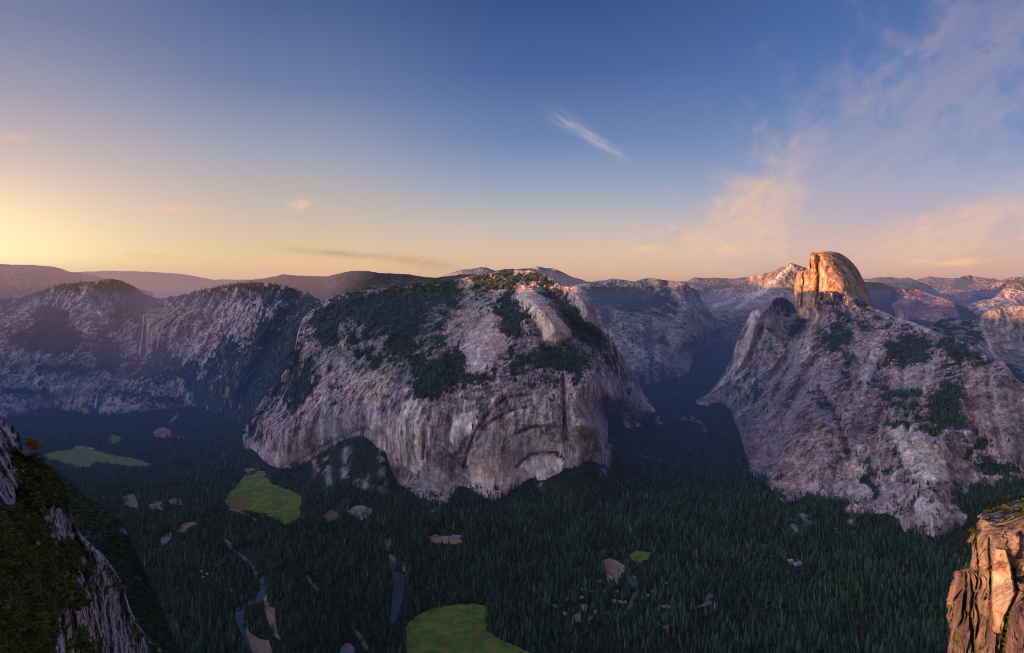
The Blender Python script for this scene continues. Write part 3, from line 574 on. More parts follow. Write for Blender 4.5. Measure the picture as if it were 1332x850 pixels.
sheet('mountain', CM_top, CM_bot,
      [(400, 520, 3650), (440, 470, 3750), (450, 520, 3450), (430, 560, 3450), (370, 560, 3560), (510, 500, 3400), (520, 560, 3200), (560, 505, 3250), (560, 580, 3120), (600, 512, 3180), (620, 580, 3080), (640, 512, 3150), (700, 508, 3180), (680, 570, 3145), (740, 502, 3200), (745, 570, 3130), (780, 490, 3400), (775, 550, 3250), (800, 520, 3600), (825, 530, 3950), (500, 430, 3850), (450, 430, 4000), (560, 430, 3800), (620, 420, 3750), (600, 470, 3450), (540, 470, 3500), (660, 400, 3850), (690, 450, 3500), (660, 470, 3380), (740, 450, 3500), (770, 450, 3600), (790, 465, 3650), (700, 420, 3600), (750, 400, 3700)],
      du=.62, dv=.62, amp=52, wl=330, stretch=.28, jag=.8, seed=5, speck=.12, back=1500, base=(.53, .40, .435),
      smooth=[([(668, 389), (672, 378), (682, 372), (694, 371), (704, 377), (713, 389), (724, 401), (736, 416), (746, 433), (745, 441), (724, 450), (706, 446), (702, 428), (690, 413), (673, 400)], .9), ([(728, 380), (738, 373), (750, 372), (761, 377), (770, 390), (777, 413), (782, 431), (770, 428), (757, 416), (748, 398)], .7), ([(598, 458), (618, 420), (640, 390), (662, 425), (664, 445), (640, 485), (612, 495), (602, 480)], .8), ([(604, 636), (607, 592), (626, 564), (648, 548), (664, 568), (648, 590), (642, 646), (620, 642)], .5), ([(590, 536), (630, 532), (612, 566), (590, 590), (582, 568)], .5)],
      bumps=[([(668, 389), (672, 378), (682, 372), (694, 371), (704, 377), (713, 389), (724, 401), (736, 416), (746, 433), (745, 441), (724, 450), (706, 446), (702, 428), (690, 413), (673, 400)], 130, 24),
             ([(728, 380), (738, 373), (750, 372), (761, 377), (770, 390), (777, 413), (782, 431), (770, 428), (757, 416), (748, 398)], 90, 20),
             ([(738, 495), (776, 480), (780, 520), (788, 560), (786, 585), (752, 612), (740, 600), (737, 540)], 60, 14),
             ([(598, 455), (640, 390), (662, 425), (664, 445), (636, 490), (612, 492)], 25, 20),
             ([(443, 425), (448, 420), (462, 440), (470, 462), (455, 465), (445, 455)], 60, 8),
             ([(335, 575), (360, 540), (395, 520), (430, 500), (470, 530), (478, 556), (430, 575), (380, 605), (345, 598)], 50, 30)],
      grooves=[([(692, 413), (706, 440), (712, 452)], 50, 5), ([(712, 380), (735, 405), (752, 430), (775, 445)], 110, 7), ([(734, 488), (735, 510), (733, 535), (736, 570)], 45, 2.6), ([(776, 455), (779, 500), (790, 560)], 50, 4),
               ([(602, 608), (607, 588), (614, 572), (620, 560), (630, 546), (640, 534), (650, 526), (658, 518), (672, 515), (688, 513)], 16, 2.2), ([(628, 559), (640, 549), (654, 540), (672, 532)], 14, 2), ([(672, 564), (680, 561), (692, 556), (708, 554), (716, 560), (720, 568)], 20, 2.4),
               ([(672, 608), (680, 598), (692, 591), (704, 589), (724, 589)], 18, 2), ([(592, 520), (600, 518), (630, 520)], 14, 2), ([(330, 560), (352, 525), (372, 500), (388, 470)], 60, 5), ([(560, 529), (555, 560), (551, 598)], 14, 2)],
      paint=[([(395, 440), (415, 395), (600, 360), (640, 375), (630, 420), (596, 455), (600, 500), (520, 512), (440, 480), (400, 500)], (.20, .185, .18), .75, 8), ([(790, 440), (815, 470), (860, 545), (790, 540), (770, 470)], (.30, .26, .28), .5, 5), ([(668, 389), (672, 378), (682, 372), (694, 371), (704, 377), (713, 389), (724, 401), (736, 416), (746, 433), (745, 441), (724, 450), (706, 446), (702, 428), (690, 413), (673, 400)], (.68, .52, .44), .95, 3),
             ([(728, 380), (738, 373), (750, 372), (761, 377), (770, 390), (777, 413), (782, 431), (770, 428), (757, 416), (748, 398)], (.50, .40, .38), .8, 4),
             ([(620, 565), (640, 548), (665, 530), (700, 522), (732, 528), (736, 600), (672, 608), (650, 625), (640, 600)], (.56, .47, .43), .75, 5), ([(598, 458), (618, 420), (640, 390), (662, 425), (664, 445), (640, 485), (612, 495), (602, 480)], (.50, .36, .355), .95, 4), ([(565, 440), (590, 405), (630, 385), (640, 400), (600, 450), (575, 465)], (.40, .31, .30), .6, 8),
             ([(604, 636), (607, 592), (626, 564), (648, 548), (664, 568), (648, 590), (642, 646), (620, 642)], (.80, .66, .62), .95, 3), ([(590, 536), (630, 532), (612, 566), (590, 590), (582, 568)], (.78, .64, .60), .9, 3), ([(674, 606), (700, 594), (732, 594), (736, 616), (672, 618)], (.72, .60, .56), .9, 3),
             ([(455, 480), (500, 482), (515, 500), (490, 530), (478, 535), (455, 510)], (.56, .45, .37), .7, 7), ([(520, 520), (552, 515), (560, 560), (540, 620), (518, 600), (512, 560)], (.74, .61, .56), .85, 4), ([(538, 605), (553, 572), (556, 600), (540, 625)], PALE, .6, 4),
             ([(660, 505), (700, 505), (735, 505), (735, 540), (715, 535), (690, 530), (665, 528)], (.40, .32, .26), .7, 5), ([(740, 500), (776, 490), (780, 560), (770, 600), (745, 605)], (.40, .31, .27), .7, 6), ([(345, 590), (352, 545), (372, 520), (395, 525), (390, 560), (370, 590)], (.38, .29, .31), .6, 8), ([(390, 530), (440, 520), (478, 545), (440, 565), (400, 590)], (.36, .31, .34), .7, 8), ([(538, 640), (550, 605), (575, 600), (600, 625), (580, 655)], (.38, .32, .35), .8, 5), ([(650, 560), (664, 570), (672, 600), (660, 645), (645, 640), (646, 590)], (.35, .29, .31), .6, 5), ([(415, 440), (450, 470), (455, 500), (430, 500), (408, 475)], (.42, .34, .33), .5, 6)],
      streaks=[([(602, 608), (607, 588), (614, 572), (620, 560), (630, 546), (640, 534), (650, 526), (658, 518), (672, 515), (688, 513)], DARKR*.7, .9, 2), ([(628, 559), (640, 549), (654, 540), (672, 532)], DARKR*.6, .9, 1.8), ([(672, 564), (680, 561), (692, 556), (708, 554), (716, 560)], DARKR*.5, 1, 2.2), ([(669, 552), (680, 541), (692, 536), (708, 541), (720, 551)], DARKR, .7, 1.6), ([(672, 608), (680, 598), (692, 591), (704, 589), (724, 589)], DARKR*.5, 1, 2), ([(592, 520), (600, 518), (630, 520)], DARKR*.5, .9, 1.8), ([(592, 520), (590, 540)], DARKR, .6, 2), ([(658, 520), (661, 532)], DARKR*.5, .9, 2.5), ([(692, 506), (691, 530)], DARKR*.5, .8, 1.2), ([(734, 490), (735, 512), (735, 545)], DARKR*.5, .8, 2.4),
               ([(560, 529), (555, 560), (551, 598)], DARKR, .7, 1.4), ([(529, 625), (535, 590), (540, 567)], DARKR, .7, 2), ([(491, 527), (486, 556)], PALE, .8, 3), ([(497, 524), (505, 548)], DARKR, .5, 1.5), ([(496, 480), (497, 520)], DARKR, .5, 1.2), ([(635, 430), (625, 455), (618, 478)], PALE, .8, 1.6), ([(648, 438), (643, 460), (628, 480)], PALE, .8, 1.6), ([(629, 432), (615, 455)], PALE, .6, 1.2), ([(658, 560), (652, 600), (643, 640)], DARKR, .4, 2), ([(684, 410), (700, 402), (708, 398)], (.3, .18, .14), .7, 1.6), ([(700, 405), (718, 420), (732, 436)], (.28, .22, .2), .5, 1.5),
               ([(622, 560), (620, 600), (615, 640)], PALE, .5, 2), ([(635, 552), (634, 600), (630, 640)], PALE, .45, 2), ([(646, 552), (642, 590)], DARKR, .35, 1.2), ([(612, 590), (610, 630)], DARKR, .35, 1.5), ([(781, 465), (786, 490), (796, 515)], PALE, .7, 2.5), ([(820, 500), (840, 522), (852, 535)], PALE, .5, 3), ([(440, 430), (446, 455)], (.48, .3, .22), .7, 2), ([(355, 530), (346, 548)], (.45, .25, .22), .7, 3), ([(612, 520), (616, 545)], DARKR, .3, 2), ([(570, 520), (566, 600)], DARKR, .35, 1.6), ([(585, 530), (578, 600)], DARKR, .35, 1.6), ([(718, 535), (722, 548), (728, 560)], DARKR, .5, 1.2)],
      veg=[([(403, 400), (440, 385), (520, 372), (600, 364), (600, 385), (591, 402), (560, 400), (545, 420), (540, 456), (526, 470), (510, 460), (500, 440), (470, 425), (447, 420), (443, 450), (420, 455), (408, 430)], .93),
           ([(447, 422), (500, 430), (526, 460), (540, 480), (526, 485), (470, 478), (450, 460)], .5), ([(530, 461), (560, 465), (597, 456), (613, 487), (633, 488), (633, 501), (582, 509), (554, 518), (534, 506)], .97), ([(540, 400), (590, 380), (595, 430), (570, 460), (540, 460)], .55),
           ([(379, 480), (407, 472), (413, 480), (405, 505), (393, 537), (375, 530), (371, 510)], .8), ([(345, 560), (372, 520), (382, 530), (355, 575)], .5), ([(316, 566), (350, 508), (388, 433), (413, 398), (408, 440), (385, 475), (360, 520), (335, 580)], .62),
           ([(642, 385), (664, 376), (671, 393), (675, 402), (699, 413), (690, 418), (673, 422), (694, 440), (671, 446), (651, 427), (640, 405)], .97), ([(688, 453), (706, 446), (722, 454), (745, 446), (758, 453), (769, 478), (741, 486), (720, 484), (693, 481)], .95), ([(707, 377), (727, 376), (745, 398), (758, 413), (781, 433), (798, 456), (780, 460), (758, 444), (748, 436), (730, 410)], .93),
           ([(612, 362), (652, 353), (707, 356), (733, 373), (720, 378), (700, 370), (680, 366), (664, 372), (640, 378), (615, 372)], .9), ([(775, 456), (798, 456), (812, 478), (815, 495), (785, 490)], .6), ([(790, 490), (815, 490), (830, 515), (812, 530), (795, 520)], .35), ([(662, 445), (695, 455), (700, 490), (735, 492), (735, 502), (640, 500), (630, 492), (650, 470)], .45), ([(600, 497), (640, 490), (650, 503), (600, 510), (560, 512)], .45), ([(700, 485), (745, 484), (765, 484), (750, 498), (705, 498)], .5), ([(620, 378), (645, 375), (642, 388), (622, 400)], .55), ([(413, 460), (500, 485), (540, 500), (530, 515), (500, 492), (440, 480)], .3), ([(815, 545), (835, 540), (850, 555), (820, 556)], .6)],
      label='central granite mountain with arched cliff, forested shelves and a small round dome')
SHEETS['mountain']['o']['label'] = 'broad central granite mountain with arched cliffs, wooded shelves and small sunlit dome'
SHEETS['central'] = SHEETS['mountain']
# the great sliced dome
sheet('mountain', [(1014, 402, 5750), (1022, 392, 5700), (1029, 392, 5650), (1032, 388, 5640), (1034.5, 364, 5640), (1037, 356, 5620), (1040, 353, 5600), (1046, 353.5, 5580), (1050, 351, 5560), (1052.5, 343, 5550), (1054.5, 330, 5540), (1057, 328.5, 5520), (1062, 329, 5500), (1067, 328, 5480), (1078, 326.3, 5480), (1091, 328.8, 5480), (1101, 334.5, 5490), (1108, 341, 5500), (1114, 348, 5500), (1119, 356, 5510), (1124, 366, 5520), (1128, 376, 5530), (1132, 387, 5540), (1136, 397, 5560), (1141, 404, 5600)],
      [(1014, 440, 5500), (1045, 440, 5350), (1066, 440, 5150), (1100, 430, 5050), (1141, 425, 5300)],
      [(1040, 380, 5480), (1050, 395, 5390), (1057, 360, 5420), (1063, 380, 5300), (1068, 350, 5320), (1085, 350, 5210), (1085, 380, 5090), (1105, 370, 5140), (1120, 385, 5230), (1128, 390, 5350), (1048, 365, 5500)],
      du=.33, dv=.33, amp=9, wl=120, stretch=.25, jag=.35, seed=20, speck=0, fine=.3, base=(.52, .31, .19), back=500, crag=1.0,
      bumps=[([(1053, 328), (1064, 330), (1064, 404), (1044, 404), (1050, 370)], 45, 6), ([(1032, 392), (1036, 356), (1041, 354), (1044, 400), (1034, 402)], 30, 5)],
      grooves=[([(1064.5, 335), (1065, 350), (1064, 375), (1063, 395)], 60, 2.2), ([(1046, 356), (1046, 380), (1044, 398)], 40, 2), ([(1097, 368), (1099, 374), (1096, 384)], 14, 1.0), ([(1112, 356), (1118, 372), (1120, 384)], 12, 1.6), ([(1088, 366), (1092, 358)], 8, 1)],
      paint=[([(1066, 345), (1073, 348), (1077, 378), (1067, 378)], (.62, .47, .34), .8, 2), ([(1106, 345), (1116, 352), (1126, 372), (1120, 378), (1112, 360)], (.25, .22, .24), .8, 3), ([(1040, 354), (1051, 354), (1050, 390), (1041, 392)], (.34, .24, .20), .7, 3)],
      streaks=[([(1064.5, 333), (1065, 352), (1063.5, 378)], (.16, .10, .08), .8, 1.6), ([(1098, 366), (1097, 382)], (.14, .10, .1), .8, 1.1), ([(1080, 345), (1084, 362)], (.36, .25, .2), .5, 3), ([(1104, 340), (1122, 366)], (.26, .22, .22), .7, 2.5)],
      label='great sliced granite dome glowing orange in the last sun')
# big spur below the dome
HM_top = [(906, 519, -805.), (918, 514.5, 4980), (929, 502, 4960), (937, 492, 4955), (943, 484, 4950), (949, 472, 4950), (958, 446, 4950), (964, 432, 4980), (970, 420, 5000), (975, 410, 5000), (979, 404, 5000), (985, 403, 4950), (994, 406, 4900), (1000, 398, 4950), (1007, 390, 5000), (1017, 386, 5050), (1026, 391, 5050), (1032, 398, 5060), (1038, 408, 5050), (1048, 416, 5000), (1056, 414, 4950), (1062, 398, 4870), (1067, 380, 4800), (1074, 379, 4800), (1088, 379, 4800), (1098, 384, 4800), (1114, 389, 4800), (1135, 399, 4780), (1159, 410, 4600), (1175, 415, 4450), (1192, 421, 4300), (1224, 434, 4000), (1257, 446, 3700), (1275, 458, 3520), (1289, 468, 3400), (1297, 469, 3350), (1305, 471, 3300), (1313, 480, 3200), (1322, 493, 3150), (1340, 503, 3100), (1440, 545, 2950)]
HM_bot = [(906, 523, -812.), (920, 524, -815.), (935, 522, -820.), (950, 532, -850.), (962, 562, -895.), (970, 592, -920.), (976, 615, -935.), (996, 627, -935.), (1020, 655, -940.), (1038, 650, -935.), (1057, 640, -920.), (1069, 650, -930.), (1088, 654, -930.), (1106, 661, -920.), (1135, 664, -920.), (1150, 664, -915.), (1175, 675, -915.), (1197, 690, -915.), (1215, 693, -915.), (1237, 690, -910.), (1255, 677, -890.), (1266, 655, -850.), (1288, 650, -840.), (1325, 642, -810.), (1440, 630, -780.)]
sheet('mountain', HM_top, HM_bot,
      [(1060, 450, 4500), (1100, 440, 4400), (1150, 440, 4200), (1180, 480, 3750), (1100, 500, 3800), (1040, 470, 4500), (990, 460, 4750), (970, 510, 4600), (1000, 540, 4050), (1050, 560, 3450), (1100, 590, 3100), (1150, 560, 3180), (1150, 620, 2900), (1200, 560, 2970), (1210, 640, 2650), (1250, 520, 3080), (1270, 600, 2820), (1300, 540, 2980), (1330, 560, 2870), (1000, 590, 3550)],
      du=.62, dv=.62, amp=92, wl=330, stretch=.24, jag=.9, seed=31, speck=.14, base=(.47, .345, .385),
      smooth=[([(1145, 545), (1195, 550), (1230, 575), (1238, 625), (1200, 640), (1170, 600)], .5), ([(1140, 445), (1150, 460), (1135, 500), (1120, 520), (1112, 490)], .6), ([(979, 404), (968, 450), (950, 490), (920, 514), (950, 500), (975, 470), (990, 420)], .6), ([(1150, 478), (1210, 470), (1215, 500), (1190, 520), (1155, 510)], .5)], back=1400,
      bumps=[([(1062, 398), (1068, 410), (1055, 450), (1040, 500), (1020, 540), (1000, 545), (1020, 490), (1045, 440)], 90, 18), ([(979, 404), (968, 450), (950, 490), (920, 514), (950, 500), (975, 470), (990, 420)], 70, 8), ([(1120, 440), (1145, 445), (1140, 500), (1120, 540), (1105, 500)], 50, 16), ([(1185, 560), (1240, 560), (1240, 650), (1215, 690), (1180, 660)], 50, 20), ([(1270, 470), (1310, 475), (1340, 520), (1330, 620), (1290, 600), (1275, 540)], 70, 25), ([(1040, 520), (1075, 530), (1090, 600), (1080, 650), (1000, 625), (985, 590)], 60, 25)],
      grooves=[([(1052, 418), (1030, 450), (1000, 500), (975, 530)], 110, 6), ([(1000, 410), (985, 440), (968, 475), (948, 500)], 60, 4), ([(1035, 470), (1010, 510), (985, 550)], 80, 5), ([(1062, 470), (1045, 500), (1022, 545), (1005, 590)], 90, 6), ([(1110, 430), (1102, 470), (1092, 520)], 60, 6), ([(1160, 480), (1150, 520), (1140, 570), (1135, 630)], 50, 6), ([(1178, 470), (1176, 520), (1180, 560)], 50, 4), ([(1285, 480), (1290, 540), (1305, 600)], 50, 5), ([(1065, 505), (1085, 535), (1100, 570), (1106, 595)], 60, 4), ([(1110, 480), (1100, 520)], 30, 5), ([(1250, 470), (1262, 520), (1270, 580)], 60, 7), ([(1215, 450), (1200, 500), (1190, 540)], 40, 6)],
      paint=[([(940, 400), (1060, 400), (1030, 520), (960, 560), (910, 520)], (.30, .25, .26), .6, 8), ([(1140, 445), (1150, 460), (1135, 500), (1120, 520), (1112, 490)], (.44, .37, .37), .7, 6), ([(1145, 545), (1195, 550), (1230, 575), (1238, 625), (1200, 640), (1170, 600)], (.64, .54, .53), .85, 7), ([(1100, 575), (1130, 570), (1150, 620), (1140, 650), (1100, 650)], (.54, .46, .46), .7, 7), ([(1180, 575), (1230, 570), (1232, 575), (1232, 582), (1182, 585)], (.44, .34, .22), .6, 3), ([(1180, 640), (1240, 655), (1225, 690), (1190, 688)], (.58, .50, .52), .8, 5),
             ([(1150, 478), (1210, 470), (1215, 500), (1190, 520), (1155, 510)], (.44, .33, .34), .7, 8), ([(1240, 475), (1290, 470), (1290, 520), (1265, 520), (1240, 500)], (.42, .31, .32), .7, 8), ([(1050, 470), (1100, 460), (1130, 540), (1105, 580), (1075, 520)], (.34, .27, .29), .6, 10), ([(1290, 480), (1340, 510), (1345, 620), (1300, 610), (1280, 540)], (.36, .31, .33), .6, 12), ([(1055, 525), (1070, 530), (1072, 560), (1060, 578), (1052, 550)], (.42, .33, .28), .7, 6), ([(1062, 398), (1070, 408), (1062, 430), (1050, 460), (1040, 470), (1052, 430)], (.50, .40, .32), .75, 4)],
      streaks=[([(981, 408), (970, 440), (957, 475), (939, 497), (920, 515)], PALE*.9, .9, 6), ([(1000, 420), (985, 455), (968, 480), (955, 497)], PALE*.8, .7, 3), ([(1010, 440), (990, 470), (970, 500), (950, 520)], PALE*.7, .6, 3), ([(1040, 470), (1020, 500), (1000, 530), (980, 555)], PALE*.6, .6, 3.5), ([(1060, 470), (1040, 510), (1020, 550), (1008, 580)], PALE*.55, .6, 4), ([(1020, 430), (1000, 455), (978, 490)], DARKR, .5, 2), ([(1048, 480), (1028, 510), (1010, 540)], DARKR, .5, 2), ([(1048, 420), (1035, 440), (1010, 470), (985, 490), (960, 520)], PALE*.9, .7, 1.8), ([(990, 485), (965, 510), (955, 518)], PALE*.9, .6, 2), ([(1015, 505), (1000, 525), (985, 545)], PALE, .8, 1.8), ([(975, 530), (960, 540)], PALE, .7, 3), ([(1066, 408), (1056, 440), (1045, 470)], PALE*.85, .6, 3),
               ([(1148, 430), (1143, 455), (1128, 490), (1120, 530)], PALE, .7, 1.8), ([(1140, 450), (1130, 480), (1125, 500)], PALE, .6, 2.4), ([(1215, 478), (1205, 500), (1200, 518)], PALE*.95, .8, 2.2), ([(1200, 518), (1205, 550)], TAN, .5, 3), ([(1180, 480), (1176, 505)], PALE*.8, .5, 2), ([(1205, 580), (1225, 600), (1240, 625)], PALE, .4, 2), ([(1145, 560), (1143, 600), (1150, 640)], PALE, .5, 2), ([(1112, 575), (1118, 545)], (.12, .11, .2), .7, 2.5), ([(1252, 490), (1262, 520)], PALE*.9, .5, 2), ([(1320, 540), (1325, 560)], TAN*1.1, .8, 2), ([(1066, 505), (1085, 535), (1100, 570), (1106, 595)], DARKR*.6, .8, 2.5), ([(1185, 575), (1205, 572)], DARKR, .6, 1.2), ([(1180, 572), (1195, 590), (1210, 593)], DARKR, .6, 1.2), ([(1225, 590), (1228, 630)], PALE, .5, 1.5), ([(1215, 595), (1216, 640)], PALE, .5, 1.5), ([(1090, 578), (1100, 560)], (.5, .33, .18), .5, 2), ([(1090, 566), (1098, 590)], TAN, .5, 2.5)],
      veg=[([(1065, 379), (1091, 379), (1114, 389), (1136, 399), (1130, 404), (1108, 401), (1078, 393)], .95), ([(1085, 420), (1104, 420), (1108, 443), (1095, 456), (1075, 456), (1062, 452), (1066, 435)], .97), ([(1007, 391), (1020, 386), (1033, 394), (1040, 408), (1030, 412), (1010, 404)], .93), ([(1036, 411), (1050, 416), (1043, 430), (1032, 443), (1024, 436), (1026, 425)], .95),
           ([(1156, 443), (1176, 433), (1208, 440), (1212, 466), (1195, 472), (1176, 476), (1148, 472)], .95), ([(1224, 440), (1257, 448), (1289, 469), (1270, 474), (1240, 472), (1222, 460)], .92), ([(1080, 395), (1111, 400), (1160, 412), (1225, 436), (1290, 470), (1250, 470), (1215, 450), (1180, 435), (1140, 440), (1110, 430), (1085, 420)], .45), ([(1140, 505), (1192, 512), (1190, 524), (1160, 524), (1143, 516)], .8), ([(1211, 512), (1244, 500), (1252, 530), (1250, 560), (1225, 560), (1208, 540)], .8), ([(1150, 540), (1200, 545), (1245, 545), (1240, 565), (1200, 568), (1160, 560)], .6), ([(1058, 505), (1075, 518), (1098, 550), (1095, 560), (1075, 540), (1058, 520)], .5), ([(985, 420), (1020, 420), (1040, 445), (1000, 470), (985, 450)], .35), ([(950, 495), (985, 470), (1000, 500), (975, 540), (955, 535)], .45), ([(1095, 455), (1120, 455), (1118, 510), (1095, 505)], .4), ([(1225, 470), (1248, 475), (1265, 560), (1275, 620), (1250, 600), (1230, 540)], .55), ([(1115, 590), (1135, 590), (1150, 640), (1130, 650), (1118, 620)], .5), ([(1180, 600), (1220, 640), (1240, 660), (1200, 650)], .3), ([(1240, 640), (1270, 625), (1340, 620), (1340, 650), (1250, 680)], .8), ([(1255, 545), (1300, 600), (1340, 610), (1330, 630), (1280, 620)], .5)],
      label='huge rugged granite spur with wooded ledges below the big dome')
SHEETS['mountain']['o']['label'] = 'huge rugged granite spur with wooded ledges falling from the big dome to the forest'
SHEETS['spur'] = SHEETS['mountain']

# unseen ridge added, crest shaped to keep the evening sun off the valley
def shade_ridge():
    s = SD[:2]/np.linalg.norm(SD[:2]); pr = np.array([-s[1], s[0]]); pr = pr if pr[1] > 0 else -pr
    p = np.arange(-4000, 13000, 40.); hp = [-3000, 0, 140, 270, 1500, 3114, 3752, 3930, 4340, 6018, 6700, 7887, 8400, 10000, 13000]
    hz = [-250, -150, -150, 160, 150, 290, 290, 330, 400, 485, 600, 800, 1040, 1100, 900]
    h = np.interp(p, hp, hz)
    k = np.linspace(-1, 1, 41)[:, None]
    q = 4000+k*2200*np.ones_like(p)[None]
    XY = s[None, None]*q[..., None]+pr[None, None]*(p[None]+0*k)[..., None]
    z = h[None]-np.abs(k)**1.2*(h[None]+1050)
    P3 = np.concatenate([XY, z[..., None]], -1)
    n = ridged(P3/1400., 6, .5); P3[..., 2] += (n-.4)*260*np.clip(np.abs(k)*2.5, 0, 1)+(n-.4)*18*np.clip(p[None]/1000, 0, 1)
    P3[..., 2] = np.maximum(P3[..., 2], -1100)
    col = ROCK*(.7+.6*n)[..., None]; vm = sstep(-.1, .2, fbm(P3/200., 5, .6))[..., None]
    col = col*(1-vm)+VEG*vm
    o = mesh_obj('mountain', P3, gridfaces(*P3.shape[:2]), M['granite_far'], col=np.clip(col, .01, .9))
    o['kind'] = 'structure'; o['label'] = 'unseen wooded ridge added west of the viewpoint to shade the valley'
shade_ridge()

# ---------------------------------------------------------------- valley floor
def fz_points():
    P = []
    for pts, in ((CM_bot,), (HM_bot,)):
        for u, v, z in pts:
            Y = yz(u, v-3, z); P.append(((u-CX)*Y/F, Y, z))
    for u, v, z in [(-90, 558, -965), (0, 543, -965), (60, 528, -955), (120, 536, -955), (200, 530, -945), (250, 525, -935), (290, 538, -925), (320, 555, -900),
                    (893, 484, -700), (917, 513, -805), (860, 485, -705), (900, 474, -670), (908, 456, -620), (921, 452, -612), (932, 440, -580), (940, 475, -690), (940, 455, -625),
                    (880, 500, -760), (900, 520, -830), (880, 545, -880), (920, 560, -915), (820, 570, -860), (810, 600, -930), (850, 590, -950), (870, 620, -985),
                    (440, 600, -855), (470, 590, -815), (497, 605, -850), (430, 620, -925), (470, 630, -940), (500, 640, -962), (750, 630, -950), (720, 640, -975), (790, 615, -900), (700, 630, -920),
                    (1030, 680, -970), (1100, 690, -975), (1180, 710, -980), (1240, 720, -975), (1290, 700, -930), (1340, 700, -890), (1300, 760, -985)]:
        Y = yz(u, v, z); P.append(((u-CX)*Y/F, Y, z))
    for u in range(-150, 1500, 110):
        for v in (700, 740, 790, 850, 930, 1100):
            if u > 1250 and v < 760: continue
            Y = yz(u, v, -990.); P.append(((u-CX)*Y/F, Y, -992))
    for u, v in [(0, 590), (0, 650), (100, 560), (100, 620), (200, 560), (200, 620), (300, 600), (300, 640), (380, 640), (400, 670), (560, 675), (640, 675), (720, 665), (800, 650), (880, 650), (930, 640), (950, 670), (-100, 600), (250, 580), (150, 590)]:
        Y = yz(u, v, -988.); P.append(((u-CX)*Y/F, Y, -988))
    return np.array(P)
_fp = fz_points()
_frbf = RBF(np.stack([_fp[:, 0]/1000., _fp[:, 1]/1000.], -1), _fp[:, 2], .02)
def floor_z(X, Y):
    """height of the valley floor and its talus aprons"""
    z = _frbf(np.stack([X/1000., np.minimum(Y, 9000)/1000.], -1))
    z = np.clip(z, GROUND, -560)
    k = sstep(8500, 11000, Y); return z*(1-k)+(-800)*k
def floor_uv(U, V, it=14):
    """intersect photo rays with the floor"""
    Y = GROUND*F/(HY-V)
    for _ in range(it):
        X = (U-CX)*Y/F; Y = .5*Y+.5*np.clip(floor_z(X, Y)*F/(HY-V), 200, 60000)
    return (U-CX)*Y/F, Y
def proj(X, Y, Zc): return CX+F*X/Y, HY-F*Zc/Y

SOFT = []
CLEAR = []           # polygons (photo directions) kept free of trees
def build_floor():
    u = np.arange(-160, 1500, 2.0); Y = np.concatenate([np.arange(700, 2600, 14.), np.arange(2600, 4000, 6.), np.geomspace(4000, 9000, 130)[1:], np.geomspace(9000, 90000, 40)[1:]])
    X = (u[None]-CX)*Y[:, None]/F; YY = Y[:, None]+0*X
    z = floor_z(X, YY)
    P = np.stack([X, YY, z], -1)
    n = fbm(P/150., 5, .6); n2 = fbm(P/40., 4, .7)
    z2 = z+np.where(z > GROUND+2, n*8+n2*3, 0)*sstep(GROUND, GROUND+40, z); P[..., 2] = z2
    col = np.array([.022, .026, .018])*(1+.6*n2)[..., None]
    bare = sstep(.28, .42, n+.5*n2)*.5
    col = col*(1-bare[..., None])+np.array([.10, .075, .06])*bare[..., None]
    U, V = proj(X, YY, z2)
    ju, jv = U+n2*6, V+n2*4
    for pts, wpx, c in TALUS:
        k = np.exp(-(segdist(ju, jv, pts, False, wpx*3)/wpx)**2)*sstep(-.05, .15, n2+.05)
        col = col*(1-k[..., None])+np.array(c)*k[..., None]
    o = mesh_obj('valley_floor', P, gridfaces(*P.shape[:2]), M['granite'], col=np.clip(col, .004, .8))
    tag(o, 'flat forested valley floor between the granite walls', kind='structure')
TAL = (.30, .27, .31)
TALUS = [([(491, 568), (497, 590), (499, 640)], 5, TAL), ([(426, 598), (428, 628)], 5, TAL), ([(452, 584), (449, 625)], 5, TAL), ([(463, 625), (472, 633), (480, 630)], 6, TAL), ([(415, 612), (408, 600)], 4, TAL),
         ([(794, 575), (790, 600), (787, 618)], 5, (.25, .22, .30)), ([(830, 590), (860, 600)], 3, (.2, .18, .2)), ([(1029, 675), (1036, 691)], 5, TAL), ([(1044, 670), (1054, 680)], 6, TAL), ([(1103, 662), (1110, 692)], 4, TAL), ([(1108, 664), (1120, 668)], 3, TAL), ([(1088, 688), (1090, 691)], 3, TAL),
         ([(886, 547), (900, 544), (912, 550), (917, 563)], 2.5, (.36, .33, .22)), ([(700, 630), (707, 636)], 4, TAL), ([(230, 540), (222, 552)], 2.5, TAL), ([(980, 720), (1000, 705), (1015, 698)], 3, (.22, .2, .21)), ([(975, 732), (1010, 722)], 2.5, (.2, .2, .19)), ([(965, 540), (972, 548)], 3, TAL), ([(800, 545), (780, 555)], 4, (.1, .12, .1)),
         ([(1210, 770), (1212, 790)], 2.5, (.2, .2, .28)), ([(1022, 730), (1046, 737)], 3, (.45, .4, .38)), ([(215, 790), (225, 810)], 3, (.12, .12, .12)), ([(560, 668), (578, 655)], 3, TAL)]
CLEAR_T = [(pts, w) for pts, w, c in TALUS]+[([(905, 519), (925, 520), (945, 520)], 4)]
build_floor()

